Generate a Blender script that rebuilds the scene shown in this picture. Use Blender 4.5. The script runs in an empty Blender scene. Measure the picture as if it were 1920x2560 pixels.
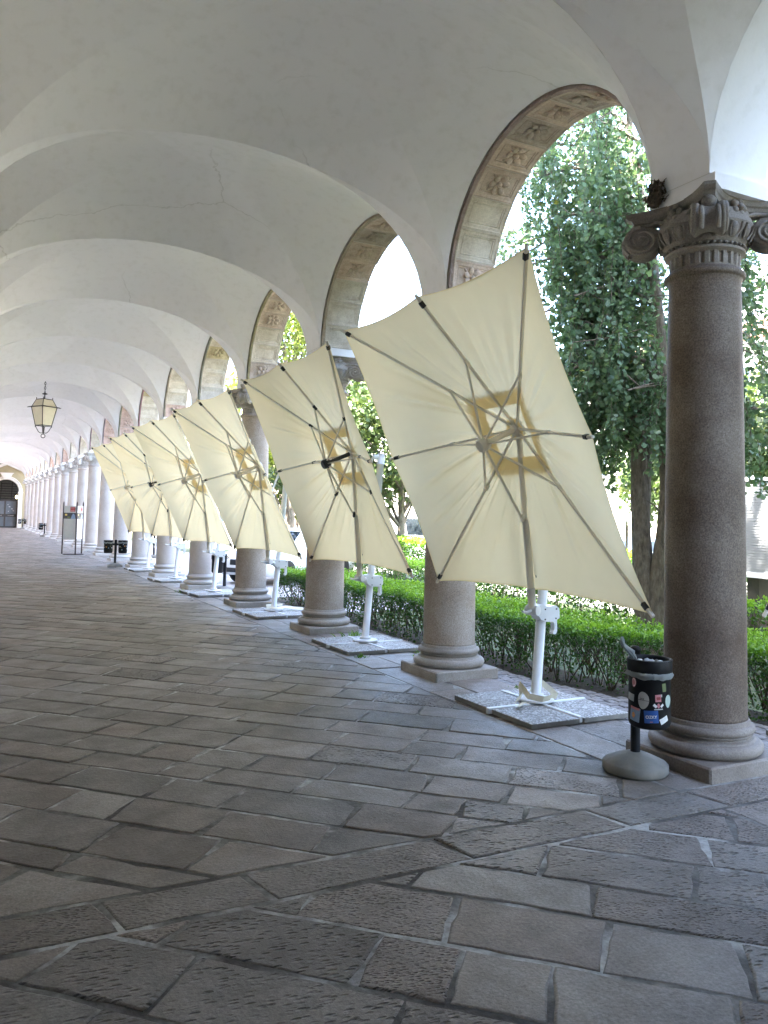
import bpy, math, random
import numpy as np
from mathutils import Vector, Matrix, noise as mnoise
R = math.radians
sin, cos, pi = math.sin, math.cos, math.pi
random.seed(7)
rng = np.random.default_rng(11)
scn = bpy.context.scene
col = scn.collection

# ------------------------------------------------------------------ camera
cam_d = bpy.data.cameras.new('camera')
cam = bpy.data.objects.new('camera', cam_d)
col.objects.link(cam)
scn.camera = cam
F_PX, PITCH, ROLL, YAW = 2041.18, 0.0562, 0.0214, 0.4750
cam_d.sensor_fit = 'VERTICAL'
cam_d.sensor_height = 36.0
cam_d.sensor_width = 27.0
cam_d.lens = 36.0 * F_PX / 2560.0
cam_d.shift_y = -106.1 / 2560.0
cam_d.clip_start = 0.05
cam_d.clip_end = 2000.0
fw = Vector((sin(YAW) * cos(PITCH), cos(YAW) * cos(PITCH), sin(PITCH)))
rt = Vector((cos(YAW), -sin(YAW), 0.0))
upv = rt.cross(fw)
r2 = rt * cos(ROLL) + upv * sin(ROLL)
u2 = upv * cos(ROLL) - rt * sin(ROLL)
m = Matrix((r2, u2, -fw)).transposed().to_4x4()
m.translation = Vector((0.0, 0.0, 1.6))
cam.matrix_world = m

# ------------------------------------------------------------------ light
SUN_EL, SUN_AZ = 62.0, 252.0          # azimuth (clockwise from +Y) the light comes from
world = bpy.data.worlds.new('World')
scn.world = world
world.use_nodes = True
wn = world.node_tree
bg = wn.nodes['Background']
sky = wn.nodes.new('ShaderNodeTexSky')
sky.sky_type = 'NISHITA'
sky.sun_disc = False
sky.sun_elevation = R(SUN_EL)
sky.sun_rotation = R(SUN_AZ)
sky.air_density = 1.0
sky.dust_density = 2.0
sky.ozone_density = 1.0
wn.links.new(sky.outputs[0], bg.inputs[0])
bg.inputs[1].default_value = 0.15
sun_d = bpy.data.lights.new('sun', 'SUN')
sun_d.energy = 3.5
sun_d.angle = R(0.6)
sun_d.color = (1.0, 0.95, 0.86)
sun = bpy.data.objects.new('sun', sun_d)
col.objects.link(sun)
sd = Vector((sin(R(SUN_AZ)) * cos(R(SUN_EL)), cos(R(SUN_AZ)) * cos(R(SUN_EL)), sin(R(SUN_EL))))
sun.rotation_euler = (-sd).to_track_quat('-Z', 'Y').to_euler()
scn.view_settings.view_transform = 'Standard'
scn.view_settings.look = 'None'
scn.view_settings.exposure = 4.38
scn.view_settings.gamma = 1.0
scn.render.engine = 'CYCLES'
scn.cycles.use_denoising = True
scn.cycles.max_bounces = 10
scn.cycles.diffuse_bounces = 7
scn.cycles.transmission_bounces = 6
scn.cycles.sample_clamp_indirect = 8.0
scn.cycles.caustics_reflective = False
scn.cycles.caustics_refractive = False

# ------------------------------------------------------------------ helpers
def tag(o, label=None, cat=None, group=None, kind=None):
    if label: o['label'] = label
    if cat: o['category'] = cat
    if group: o['group'] = group
    if kind: o['kind'] = kind
    return o

def thing(name, label, cat, loc=(0, 0, 0), rz=0.0, group=None):
    o = bpy.data.objects.new(name, None)
    o.empty_display_size = 0.1
    col.objects.link(o)
    o.location = loc
    o.rotation_euler = (0, 0, rz)
    return tag(o, label, cat, group, 'thing')

def kids(o):
    return [c for c in bpy.data.objects if c.parent == o]

def copy_tree(o, parent=None):
    c = o.copy()
    col.objects.link(c)
    c.parent = parent
    for ch in kids(o):
        copy_tree(ch, c)
    return c

def ordinal(i):
    names = ['first', 'second', 'third', 'fourth', 'fifth', 'sixth', 'seventh', 'eighth', 'ninth', 'tenth', 'eleventh',
             'twelfth', 'thirteenth', 'fourteenth', 'fifteenth', 'sixteenth', 'seventeenth', 'eighteenth', 'nineteenth',
             'twentieth', 'twenty-first', 'twenty-second']
    return names[i]

def frame(d):
    d = Vector(d).normalized()
    a = Vector((0, 0, 1)) if abs(d.z) < 0.9 else Vector((1, 0, 0))
    x = d.cross(a).normalized()
    return x, d.cross(x).normalized(), d

class MB:
    def __init__(s):
        s.v = []; s.f = []; s.sm = []; s.c = []; s.mi = []
        s.cur = (1, 1, 1, 1); s.m = 0
    def vert(s, p):
        s.v.append(tuple(p)); s.c.append(s.cur); return len(s.v) - 1
    def face(s, idx, smooth=False):
        s.f.append(tuple(idx)); s.sm.append(smooth); s.mi.append(s.m)
    def grid(s, pts, smooth=True, cu=False, cv=False, flip=False):
        n, k = len(pts), len(pts[0])
        ids = [[s.vert(p) for p in row] for row in pts]
        for i in range(n if cu else n - 1):
            for j in range(k if cv else k - 1):
                q = (ids[i][j], ids[(i + 1) % n][j], ids[(i + 1) % n][(j + 1) % k], ids[i][(j + 1) % k])
                s.face(q[::-1] if flip else q, smooth)
        return ids
    def box(s, lo, hi, mat=None, bev=0.0):
        lo = Vector(lo); hi = Vector(hi)
        b = min(bev, min(hi - lo) * 0.45)
        if b <= 0:
            P = [(x, y, z) for z in (lo.z, hi.z) for y in (lo.y, hi.y) for x in (lo.x, hi.x)]
            F = [(0, 2, 3, 1), (4, 5, 7, 6), (0, 1, 5, 4), (2, 6, 7, 3), (0, 4, 6, 2), (1, 3, 7, 5)]
        else:
            P = []; key = {}
            c = (lo, hi)
            for ix in (0, 1):
                for iy in (0, 1):
                    for iz in (0, 1):
                        p = Vector((c[ix].x, c[iy].y, c[iz].z))
                        sx, sy, sz = (1 - 2 * ix) * b, (1 - 2 * iy) * b, (1 - 2 * iz) * b
                        for ax, q in ((0, (0, sy, sz)), (1, (sx, 0, sz)), (2, (sx, sy, 0))):
                            key[(ix, iy, iz, ax)] = len(P); P.append(p + Vector(q))
            F = []
            def fc(ax, side, a):
                q = []
                for (i, j) in ((0, 0), (1, 0), (1, 1), (0, 1)):
                    t = [0, 0, 0]; t[ax] = side; o = [0, 1, 2]; o.remove(ax); t[o[0]] = i; t[o[1]] = j
                    q.append(key[(t[0], t[1], t[2], ax)])
                F.append(q)
            for ax in range(3):
                for side in (0, 1): fc(ax, side, 0)
            for ax in range(3):
                o = [0, 1, 2]; o.remove(ax)
                for i in (0, 1):
                    for j in (0, 1):
                        t0 = [0, 0, 0]; t0[o[0]] = i; t0[o[1]] = j; t1 = list(t0); t1[ax] = 1
                        F.append([key[(*t0, o[0])], key[(*t1, o[0])], key[(*t1, o[1])], key[(*t0, o[1])]])
            for ix in (0, 1):
                for iy in (0, 1):
                    for iz in (0, 1):
                        F.append([key[(ix, iy, iz, a)] for a in range(3)])
        base = len(s.v)
        cen = (lo + hi) / 2
        for p in P:
            s.vert(mat @ Vector(p) if mat else p)
        for f in F:
            pts = [Vector(P[i]) for i in f]
            n = (pts[1] - pts[0]).cross(pts[2] - pts[0])
            if n.dot(sum(pts, Vector()) / len(pts) - cen) < 0: f = f[::-1]
            s.face([base + i for i in f], False)
    def obox(s, p0, p1, w, h, up=None, bev=0.0):
        p0 = Vector(p0); p1 = Vector(p1); d = (p1 - p0); L = d.length
        d = d.normalized()
        if up is None: x, y, _ = frame(d)
        else:
            y = (Vector(up) - d * Vector(up).dot(d)).normalized(); x = y.cross(d)
        M = Matrix((x, y, d)).transposed().to_4x4(); M.translation = p0
        s.box((-w / 2, -h / 2, 0), (w / 2, h / 2, L), M, bev)
    def tube(s, pts, r, n=10, cap=True, smooth=True, closed=False):
        pts = [Vector(p) for p in pts]
        rr = r if isinstance(r, (list, tuple)) else [r] * len(pts)
        rings = []; x = None
        for i, p in enumerate(pts):
            a = pts[i - 1] if i > 0 else (pts[-1] if closed else p)
            b = pts[i + 1] if i < len(pts) - 1 else (pts[0] if closed else p)
            d = (b - a).normalized()
            if x is None: x, y, _ = frame(d)
            else:
                x = (x - d * x.dot(d)).normalized()
            y = d.cross(x)
            rings.append([p + (x * cos(2 * pi * k / n) + y * sin(2 * pi * k / n)) * rr[i] for k in range(n)])
        ids = s.grid(rings, smooth, cu=closed, cv=True)
        if cap and not closed:
            s.face(ids[0][::-1]); s.face(ids[-1])
    def lathe(s, prof, n=32, cen=(0, 0, 0), cap=True, smooth=True, a0=0, a1=2 * pi, mat=None):
        cen = Vector(cen); full = abs(a1 - a0 - 2 * pi) < 1e-6
        k = n if full else n + 1
        rows = []
        for (r, z) in prof:
            row = []
            for i in range(k):
                a = a0 + (a1 - a0) * i / n
                p = Vector((r * cos(a), r * sin(a), z)) + cen
                row.append(mat @ p if mat else p)
            rows.append(row)
        ids = s.grid(rows, smooth, cv=full, flip=True)
        if cap and full:
            s.face(ids[0][::-1]); s.face(ids[-1])
        return ids
    def ell(s, c, r, n=10, k=6, mat=None):
        c = Vector(c)
        rows = []
        for j in range(k + 1):
            t = pi * j / k - pi / 2
            rows.append([c + Vector((r[0] * cos(t) * cos(2 * pi * i / n), r[1] * cos(t) * sin(2 * pi * i / n), r[2] * sin(t)))
                         for i in range(n)])
        if mat: rows = [[mat @ p for p in row] for row in rows]
        s.grid(rows, True, cv=True, flip=True)
    def prism(s, poly, h, mat=None, smooth=False):
        a = [s.vert(mat @ Vector((x, y, 0)) if mat else (x, y, 0)) for x, y in poly]
        b = [s.vert(mat @ Vector((x, y, h)) if mat else (x, y, h)) for x, y in poly]
        n = len(poly)
        s.face(a[::-1]); s.face(b)
        for i in range(n): s.face((a[i], a[(i + 1) % n], b[(i + 1) % n], b[i]), smooth)
    def build(s, name, mats, parent=None, loc=None):
        me = bpy.data.meshes.new(name)
        me.from_pydata(s.v, [], s.f)
        if not isinstance(mats, (list, tuple)): mats = [mats]
        for q in mats: me.materials.append(q)
        me.polygons.foreach_set('use_smooth', s.sm)
        me.polygons.foreach_set('material_index', s.mi)
        ca = me.color_attributes.new('Col', 'FLOAT_COLOR', 'POINT')
        ca.data.foreach_set('color', np.array(s.c, dtype=np.float32).ravel())
        me.update()
        o = bpy.data.objects.new(name, me)
        col.objects.link(o)
        if parent is not None: o.parent = parent
        if loc is not None: o.location = loc
        return o

def raw_mesh(name, V, Fq, C, mat, parent=None, smooth=False):
    """V (n,3), Fq (m,4) quads, C (n,4) colours"""
    me = bpy.data.meshes.new(name)
    me.vertices.add(len(V)); me.vertices.foreach_set('co', V.astype(np.float32).ravel())
    m = len(Fq)
    me.loops.add(m * 4); me.loops.foreach_set('vertex_index', Fq.astype(np.int32).ravel())
    me.polygons.add(m)
    me.polygons.foreach_set('loop_start', np.arange(0, m * 4, 4, dtype=np.int32))
    try: me.polygons.foreach_set('loop_total', np.full(m, 4, dtype=np.int32))
    except Exception: pass
    me.materials.append(mat)
    me.update(calc_edges=True)
    ca = me.color_attributes.new('Col', 'FLOAT_COLOR', 'POINT')
    ca.data.foreach_set('color', C.astype(np.float32).ravel())
    o = bpy.data.objects.new(name, me)
    col.objects.link(o)
    if parent is not None: o.parent = parent
    return o

def leaves(name, pts, size, mat, parent=None, droop=0.0, aspect=0.8, flat=0.0, tone=None):
    """kite leaves at pts (n,3); size (n,) ; droop pulls the tip downwards; flat turns the blade to the sky"""
    n = len(pts)
    d = rng.normal(size=(n, 3)); d[:, 2] -= droop
    d /= np.linalg.norm(d, axis=1)[:, None]
    nr = rng.normal(size=(n, 3)); nr[:, 2] += flat
    s = np.cross(d, nr); s /= np.linalg.norm(s, axis=1)[:, None] + 1e-9
    up = np.cross(s, d)
    L = np.broadcast_to(size, (n,))[:, None]
    a = pts; b = pts + d * L * 0.62 + s * L * 0.5 * aspect + up * L * 0.08
    c = pts + d * L; e = pts + d * L * 0.62 - s * L * 0.5 * aspect + up * L * 0.08
    V = np.stack([a, b, c, e], 1).reshape(-1, 3)
    Fq = np.arange(n * 4).reshape(n, 4)
    t = rng.random(n) if tone is None else tone
    C = np.zeros((n, 4)); C[:, 0] = t; C[:, 1] = rng.random(n); C[:, 3] = 1
    return raw_mesh(name, V, Fq, np.repeat(C, 4, 0), mat, parent)

# ------------------------------------------------------------------ materials
MATS = {}
def new_mat(name):
    mt = bpy.data.materials.new(name); mt.use_nodes = True
    nt = mt.node_tree
    MATS[name] = mt
    return mt, nt, nt.nodes['Principled BSDF'], nt.nodes.new, nt.links.new

def noise_node(nt, scale, detail=6, rough=0.6, coord='Object', dist=0.0, mapping=None):
    tc = nt.nodes.new('ShaderNodeTexCoord')
    n = nt.nodes.new('ShaderNodeTexNoise')
    n.inputs['Scale'].default_value = scale
    n.inputs['Detail'].default_value = detail
    n.inputs['Roughness'].default_value = rough
    n.inputs['Distortion'].default_value = dist
    if mapping:
        mp = nt.nodes.new('ShaderNodeMapping'); mp.inputs['Scale'].default_value = mapping
        nt.links.new(tc.outputs[coord], mp.inputs[0]); nt.links.new(mp.outputs[0], n.inputs['Vector'])
    else:
        nt.links.new(tc.outputs[coord], n.inputs['Vector'])
    return n

def ramp(nt, src, stops):
    r = nt.nodes.new('ShaderNodeValToRGB')
    el = r.color_ramp.elements
    while len(el) < len(stops): el.new(0.5)
    for e, (p, c) in zip(el, stops):
        e.position = p; e.color = (*c, 1) if len(c) == 3 else c
    nt.links.new(src, r.inputs[0])
    return r

def mix(nt, fac, a, b, mode='MIX'):
    mx = nt.nodes.new('ShaderNodeMix'); mx.data_type = 'RGBA'; mx.blend_type = mode
    for sock, v in ((mx.inputs['Factor'], fac), (mx.inputs[6], a), (mx.inputs[7], b)):
        if hasattr(v, 'is_output'): nt.links.new(v, sock)
        elif isinstance(v, (int, float)): sock.default_value = v
        else: sock.default_value = (*v, 1) if len(v) == 3 else v
    return mx.outputs[2]

def bump(nt, p, height, strength, dist=0.01, prev=None):
    b = nt.nodes.new('ShaderNodeBump')
    b.inputs['Strength'].default_value = strength
    b.inputs['Distance'].default_value = dist
    nt.links.new(height, b.inputs['Height'])
    if prev is not None: nt.links.new(prev, b.inputs['Normal'])
    nt.links.new(b.outputs[0], p.inputs['Normal'])
    return b.outputs[0]

def simple(name, c1, c2=None, rough=0.6, scale=6.0, bstr=0.0, bscale=60.0, metal=0.0, spec=0.5, bdist=0.005):
    mt, nt, p, N, L = new_mat(name)
    if c2 is None: c2 = tuple(x * 0.82 for x in c1)
    n = noise_node(nt, scale)
    r = ramp(nt, n.outputs['Fac'], [(0.32, c1), (0.7, c2)])
    L(r.outputs[0], p.inputs['Base Color'])
    p.inputs['Roughness'].default_value = rough
    p.inputs['Metallic'].default_value = metal
    p.inputs['Specular IOR Level'].default_value = spec
    if bstr:
        b = noise_node(nt, bscale, 4)
        bump(nt, p, b.outputs['Fac'], bstr, bdist)
    return mt

def attr(nt, sep=True):
    a = nt.nodes.new('ShaderNodeVertexColor'); a.layer_name = 'Col'
    if not sep: return a.outputs[0]
    s = nt.nodes.new('ShaderNodeSeparateColor'); nt.links.new(a.outputs[0], s.inputs[0])
    return s.outputs

# plaster
mt, nt, p, N, L = new_mat('plaster')
a = noise_node(nt, 0.7, 5); b = noise_node(nt, 9, 6)
c = ramp(nt, a.outputs['Fac'], [(0.3, (0.915, 0.885, 0.885)), (0.7, (0.865, 0.84, 0.845))])
g = ramp(nt, b.outputs['Fac'], [(0.25, (0.93, 0.925, 0.91)), (0.5, (1, 1, 1))])
x = mix(nt, 1.0, c.outputs[0], g.outputs[0], 'MULTIPLY')
ve = nt.nodes.new('ShaderNodeTexVoronoi'); ve.feature = 'DISTANCE_TO_EDGE'; ve.inputs['Scale'].default_value = 0.55
dn = noise_node(nt, 1.3, 5); tc = nt.nodes.new('ShaderNodeTexCoord')
va_ = nt.nodes.new('ShaderNodeMix'); va_.data_type = 'RGBA'; va_.inputs[0].default_value = 0.35
L(tc.outputs['Object'], va_.inputs[6]); L(dn.outputs['Color'], va_.inputs[7]); L(va_.outputs[2], ve.inputs['Vector'])
ck = ramp(nt, ve.outputs['Distance'], [(0.0, (0.80, 0.79, 0.77)), (0.0035, (1, 1, 1))])
cm = noise_node(nt, 0.45, 3); cmr = ramp(nt, cm.outputs['Fac'], [(0.52, (0, 0, 0)), (0.58, (1, 1, 1))])
x = mix(nt, cmr.outputs[0], x, mix(nt, 1.0, x, ck.outputs[0], 'MULTIPLY'))
pt = noise_node(nt, 0.33, 2, 0.4, dist=0.6); ptr = ramp(nt, pt.outputs['Fac'], [(0.46, (1, 1, 1)), (0.475, (0.965, 0.965, 0.96))])
L(mix(nt, 1.0, x, ptr.outputs[0], 'MULTIPLY'), p.inputs['Base Color'])
p.inputs['Roughness'].default_value = 0.9
p.inputs['Specular IOR Level'].default_value = 0.2
q = noise_node(nt, 2.5, 8, 0.65)
bump(nt, p, q.outputs['Fac'], 0.35, 0.02)
# granite of the columns
def granite(name, ca, cb, cc, stain):
    mt, nt, p, N, L = new_mat(name)
    f = noise_node(nt, 95, 3, 0.7); g2 = noise_node(nt, 1.6, 6, 0.65); v = noise_node(nt, 34, 4, 0.75)
    sp = ramp(nt, f.outputs['Fac'], [(0.34, ca), (0.5, cb), (0.68, cc)])
    st = ramp(nt, g2.outputs['Fac'], [(0.3, stain), (0.62, (1, 1, 1))])
    dk = ramp(nt, v.outputs['Fac'], [(0.26, (0.45, 0.43, 0.42)), (0.38, (1, 1, 1))])
    x = mix(nt, 1.0, sp.outputs[0], st.outputs[0], 'MULTIPLY')
    L(mix(nt, 0.8, x, dk.outputs[0], 'MULTIPLY'), p.inputs['Base Color'])
    p.inputs['Roughness'].default_value = 0.72
    h = noise_node(nt, 42, 6, 0.7)
    bump(nt, p, h.outputs['Fac'], 0.45, 0.006)
    return mt
granite('granite', (0.27, 0.225, 0.185), (0.40, 0.345, 0.292), (0.54, 0.48, 0.415), (0.68, 0.59, 0.52))
granite('granite_brown_shaded', (0.095, 0.070, 0.053), (0.165, 0.129, 0.101), (0.255, 0.21, 0.17), (0.46, 0.35, 0.28))
granite('carved_brown_shaded', (0.20, 0.17, 0.146), (0.25, 0.218, 0.19), (0.305, 0.272, 0.24), (0.55, 0.47, 0.42))
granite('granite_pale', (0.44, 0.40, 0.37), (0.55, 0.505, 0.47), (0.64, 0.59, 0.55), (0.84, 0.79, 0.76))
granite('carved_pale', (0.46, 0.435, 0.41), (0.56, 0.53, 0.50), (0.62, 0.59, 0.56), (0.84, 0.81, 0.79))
granite('carved_stone', (0.31, 0.275, 0.24), (0.38, 0.345, 0.305), (0.455, 0.42, 0.375), (0.55, 0.50, 0.46))
# floor slabs: Col r = tone, g = hammered, b = hue
mt, nt, p, N, L = new_mat('floor_stone')
cr = attr(nt)
tone = ramp(nt, cr[0], [(0.0, (0.105, 0.087, 0.073)), (0.35, (0.165, 0.140, 0.119)), (0.7, (0.205, 0.177, 0.153)), (1.0, (0.28, 0.25, 0.222))])
hue = ramp(nt, cr[2], [(0.0, (1.05, 0.985, 0.945)), (0.5, (1, 1, 1)), (1.0, (0.96, 1.0, 1.02))])
x = mix(nt, 1.0, tone.outputs[0], hue.outputs[0], 'MULTIPLY')
n1 = noise_node(nt, 70, 5, 0.7); n2 = noise_node(nt, 3.0, 7, 0.7)
s1 = ramp(nt, n1.outputs['Fac'], [(0.3, (0.68, 0.665, 0.65)), (0.66, (1.22, 1.22, 1.22))])
s2 = ramp(nt, n2.outputs['Fac'], [(0.28, (0.66, 0.63, 0.60)), (0.62, (1.12, 1.12, 1.12))])
x = mix(nt, 1.0, x, s1.outputs[0], 'MULTIPLY')
L(mix(nt, 1.0, x, s2.outputs[0], 'MULTIPLY'), p.inputs['Base Color'])
rr = ramp(nt, n2.outputs['Fac'], [(0.3, (0.62, 0.62, 0.62)), (0.7, (0.42, 0.42, 0.42))])
L(rr.outputs[0], p.inputs['Roughness'])
p.inputs['Specular IOR Level'].default_value = 0.5
fine = noise_node(nt, 45, 6, 0.7)
tc = nt.nodes.new('ShaderNodeTexCoord'); mp = nt.nodes.new('ShaderNodeMapping')
mp.inputs['Rotation'].default_value = (0, 0, R(38)); mp.inputs['Scale'].default_value = (1.0, 2.3, 1.0)
L(tc.outputs['Object'], mp.inputs[0])
vo = nt.nodes.new('ShaderNodeTexVoronoi'); vo.inputs['Scale'].default_value = 36; vo.inputs['Randomness'].default_value = 1.0
L(mp.outputs[0], vo.inputs['Vector'])
pit = ramp(nt, vo.outputs['Distance'], [(0.12, (0, 0, 0)), (0.52, (1, 1, 1))])
pm = noise_node(nt, 5, 3)
pmr = ramp(nt, pm.outputs['Fac'], [(0.36, (0, 0, 0)), (0.55, (1, 1, 1))])
hm = nt.nodes.new('ShaderNodeMath'); hm.operation = 'MULTIPLY'; L(cr[1], hm.inputs[0]); L(pmr.outputs[0], hm.inputs[1])
vo2 = nt.nodes.new('ShaderNodeTexVoronoi'); vo2.inputs['Scale'].default_value = 20; L(mp.outputs[0], vo2.inputs['Vector'])
pit2 = ramp(nt, vo2.outputs['Distance'], [(0.08, (0, 0, 0)), (0.45, (1, 1, 1))])
hs = ramp(nt, cr[2], [(0.45, (0, 0, 0)), (0.55, (1, 1, 1))])
hp = mix(nt, hm.outputs[0], (1, 1, 1), mix(nt, hs.outputs[0], pit.outputs[0], pit2.outputs[0]))
b0 = nt.nodes.new('ShaderNodeBump'); b0.inputs['Strength'].default_value = 1.0; b0.inputs['Distance'].default_value = 0.02
L(hp, b0.inputs['Height'])
b1 = nt.nodes.new('ShaderNodeBump'); b1.inputs['Strength'].default_value = 0.75; b1.inputs['Distance'].default_value = 0.008
L(fine.outputs['Fac'], b1.inputs['Height']); L(b0.outputs[0], b1.inputs['Normal'])
b2 = nt.nodes.new('ShaderNodeBump'); b2.inputs['Strength'].default_value = 0.35; b2.inputs['Distance'].default_value = 0.03
L(n2.outputs['Fac'], b2.inputs['Height']); L(b1.outputs[0], b2.inputs['Normal']); L(b2.outputs[0], p.inputs['Normal'])
# mortar: pale repairs and dark dirt
mt, nt, p, N, L = new_mat('mortar')
n1 = noise_node(nt, 1.7, 4, 0.6); n2 = noise_node(nt, 30, 5)
r1 = ramp(nt, n1.outputs['Fac'], [(0.40, (0.075, 0.064, 0.054)), (0.51, (0.19, 0.178, 0.16)), (0.60, (0.48, 0.47, 0.445))])
r3 = ramp(nt, n2.outputs['Fac'], [(0.3, (0.6, 0.58, 0.55)), (0.6, (1, 1, 1))])
L(mix(nt, 1.0, r1.outputs[0], r3.outputs[0], 'MULTIPLY'), p.inputs['Base Color'])
p.inputs['Roughness'].default_value = 0.85
bump(nt, p, n2.outputs['Fac'], 0.8, 0.01)
# terracotta / stone of the arches: Col = tint
mt, nt, p, N, L = new_mat('arch_stone')
cc = attr(nt, False)
n1 = noise_node(nt, 5, 7, 0.7); n2 = noise_node(nt, 60, 4)
s1 = ramp(nt, n1.outputs['Fac'], [(0.28, (0.72, 0.66, 0.60)), (0.6, (1.08, 1.08, 1.08))])
s2 = ramp(nt, n2.outputs['Fac'], [(0.3, (0.85, 0.85, 0.85)), (0.7, (1.1, 1.1, 1.1))])
x = mix(nt, 1.0, cc, s1.outputs[0], 'MULTIPLY')
L(mix(nt, 1.0, x, s2.outputs[0], 'MULTIPLY'), p.inputs['Base Color'])
p.inputs['Roughness'].default_value = 0.88
bump(nt, p, n1.outputs['Fac'], 0.5, 0.012)
# canopy cloth
def cloth(name, c1, c2, trans):
    mt, nt, p, N, L = new_mat(name)
    n = noise_node(nt, 2.2, 4)
    r = ramp(nt, n.outputs['Fac'], [(0.3, c1), (0.7, c2)])
    L(r.outputs[0], p.inputs['Base Color'])
    p.inputs['Roughness'].default_value = 0.85
    p.inputs['Specular IOR Level'].default_value = 0.2
    w = noise_node(nt, 420, 2); w2 = noise_node(nt, 4.0, 5, 0.55)
    b0 = nt.nodes.new('ShaderNodeBump'); b0.inputs['Strength'].default_value = 0.12; b0.inputs['Distance'].default_value = 0.001
    L(w.outputs['Fac'], b0.inputs['Height'])
    b1 = nt.nodes.new('ShaderNodeBump'); b1.inputs['Strength'].default_value = 0.25; b1.inputs['Distance'].default_value = 0.02
    L(w2.outputs['Fac'], b1.inputs['Height']); L(b0.outputs[0], b1.inputs['Normal']); L(b1.outputs[0], p.inputs['Normal'])
    t = nt.nodes.new('ShaderNodeBsdfTranslucent'); L(r.outputs[0], t.inputs[0]); L(b1.outputs[0], t.inputs['Normal'])
    ms = nt.nodes.new('ShaderNodeMixShader'); ms.inputs[0].default_value = trans
    L(p.outputs[0], ms.inputs[1]); L(t.outputs[0], ms.inputs[2])
    L(ms.outputs[0], nt.nodes['Material Output'].inputs['Surface'])
    return mt
cloth('cream_cloth', (0.82, 0.69, 0.43), (0.78, 0.655, 0.405), 0.47)
cloth('tan_cloth', (0.82, 0.67, 0.37), (0.78, 0.63, 0.34), 0.5)
cloth('bag_plastic', (0.42, 0.44, 0.43), (0.30, 0.33, 0.32), 0.5)
# foliage: Col r = tone
def leafmat(name, stops, trans=0.35, rough=0.45):
    mt, nt, p, N, L = new_mat(name)
    cr = attr(nt)
    r = ramp(nt, cr[0], stops)
    L(r.outputs[0], p.inputs['Base Color'])
    p.inputs['Roughness'].default_value = rough
    t = nt.nodes.new('ShaderNodeBsdfTranslucent')
    L(mix(nt, 1.0, r.outputs[0], (1.15, 1.15, 0.6), 'MULTIPLY'), t.inputs[0])
    ms = nt.nodes.new('ShaderNodeMixShader'); ms.inputs[0].default_value = trans
    L(p.outputs[0], ms.inputs[1]); L(t.outputs[0], ms.inputs[2])
    L(ms.outputs[0], nt.nodes['Material Output'].inputs['Surface'])
    return mt
leafmat('ginkgo_leaf', [(0, (0.09, 0.15, 0.095)), (0.5, (0.155, 0.245, 0.15)), (0.93, (0.22, 0.32, 0.20)), (1, (0.24, 0.24, 0.05))], 0.36, 0.4)
leafmat('hedge_leaf', [(0, (0.016, 0.042, 0.008)), (0.5, (0.055, 0.13, 0.016)), (0.75, (0.14, 0.29, 0.025)), (1, (0.29, 0.48, 0.05))], 0.4)
leafmat('tree_leaf', [(0, (0.04, 0.07, 0.025)), (0.6, (0.09, 0.135, 0.045)), (1, (0.17, 0.20, 0.075))], 0.3)
leafmat('bright_leaf', [(0, (0.09, 0.13, 0.03)), (0.6, (0.17, 0.22, 0.05)), (1, (0.26, 0.29, 0.08))], 0.4)
# bark
mt, nt, p, N, L = new_mat('bark')
n1 = noise_node(nt, 22, 6, 0.7, mapping=(1, 1, 0.35)); n2 = noise_node(nt, 3, 4)
r = ramp(nt, n1.outputs['Fac'], [(0.3, (0.075, 0.06, 0.045)), (0.5, (0.17, 0.14, 0.11)), (0.7, (0.27, 0.235, 0.19))])
L(r.outputs[0], p.inputs['Base Color']); p.inputs['Roughness'].default_value = 0.9
bump(nt, p, n1.outputs['Fac'], 0.9, 0.02)
simple('twig', (0.11, 0.085, 0.06), (0.06, 0.045, 0.03), 0.9, 12)
simple('white_metal', (0.74, 0.745, 0.75), (0.62, 0.625, 0.63), 0.38, 3)
simple('beige_metal', (0.70, 0.655, 0.565), (0.65, 0.605, 0.52), 0.42, 5)
simple('black_plastic', (0.016, 0.016, 0.018), (0.022, 0.022, 0.024), 0.42, 8)
simple('bin_black', (0.006, 0.006, 0.007), (0.009, 0.009, 0.010), 0.62, 9, 0.1, 30, spec=0.3)
simple('dark_metal', (0.03, 0.026, 0.024), (0.05, 0.04, 0.034), 0.5, 14, 0.2, 90)
simple('rust_brown', (0.055, 0.035, 0.03), (0.035, 0.024, 0.022), 0.6, 12)
simple('concrete', (0.25, 0.235, 0.205), (0.17, 0.158, 0.138), 0.85, 8, 0.4, 60)
mt, nt, p, N, L = new_mat('aggregate')
vo = nt.nodes.new('ShaderNodeTexVoronoi'); vo.inputs['Scale'].default_value = 62
tc = nt.nodes.new('ShaderNodeTexCoord'); L(tc.outputs['Object'], vo.inputs['Vector'])
sp = nt.nodes.new('ShaderNodeSeparateColor'); L(vo.outputs['Color'], sp.inputs[0])
r = ramp(nt, sp.outputs[0], [(0.0, (0.20, 0.19, 0.18)), (0.4, (0.42, 0.40, 0.38)), (0.8, (0.60, 0.58, 0.555)), (1.0, (0.74, 0.72, 0.70))])
dd = ramp(nt, vo.outputs['Distance'], [(0.25, (1, 1, 1)), (0.6, (0.55, 0.53, 0.5))])
L(mix(nt, 1.0, r.outputs[0], dd.outputs[0], 'MULTIPLY'), p.inputs['Base Color'])
p.inputs['Roughness'].default_value = 0.7
bump(nt, p, vo.outputs['Distance'], -0.5, 0.006)
simple('cobble', (0.30, 0.28, 0.275), (0.17, 0.155, 0.15), 0.7, 14, 0.5, 40)
simple('gravel_stone', (0.36, 0.345, 0.325), (0.28, 0.265, 0.245), 0.85, 11, 0.5, 40)
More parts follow.
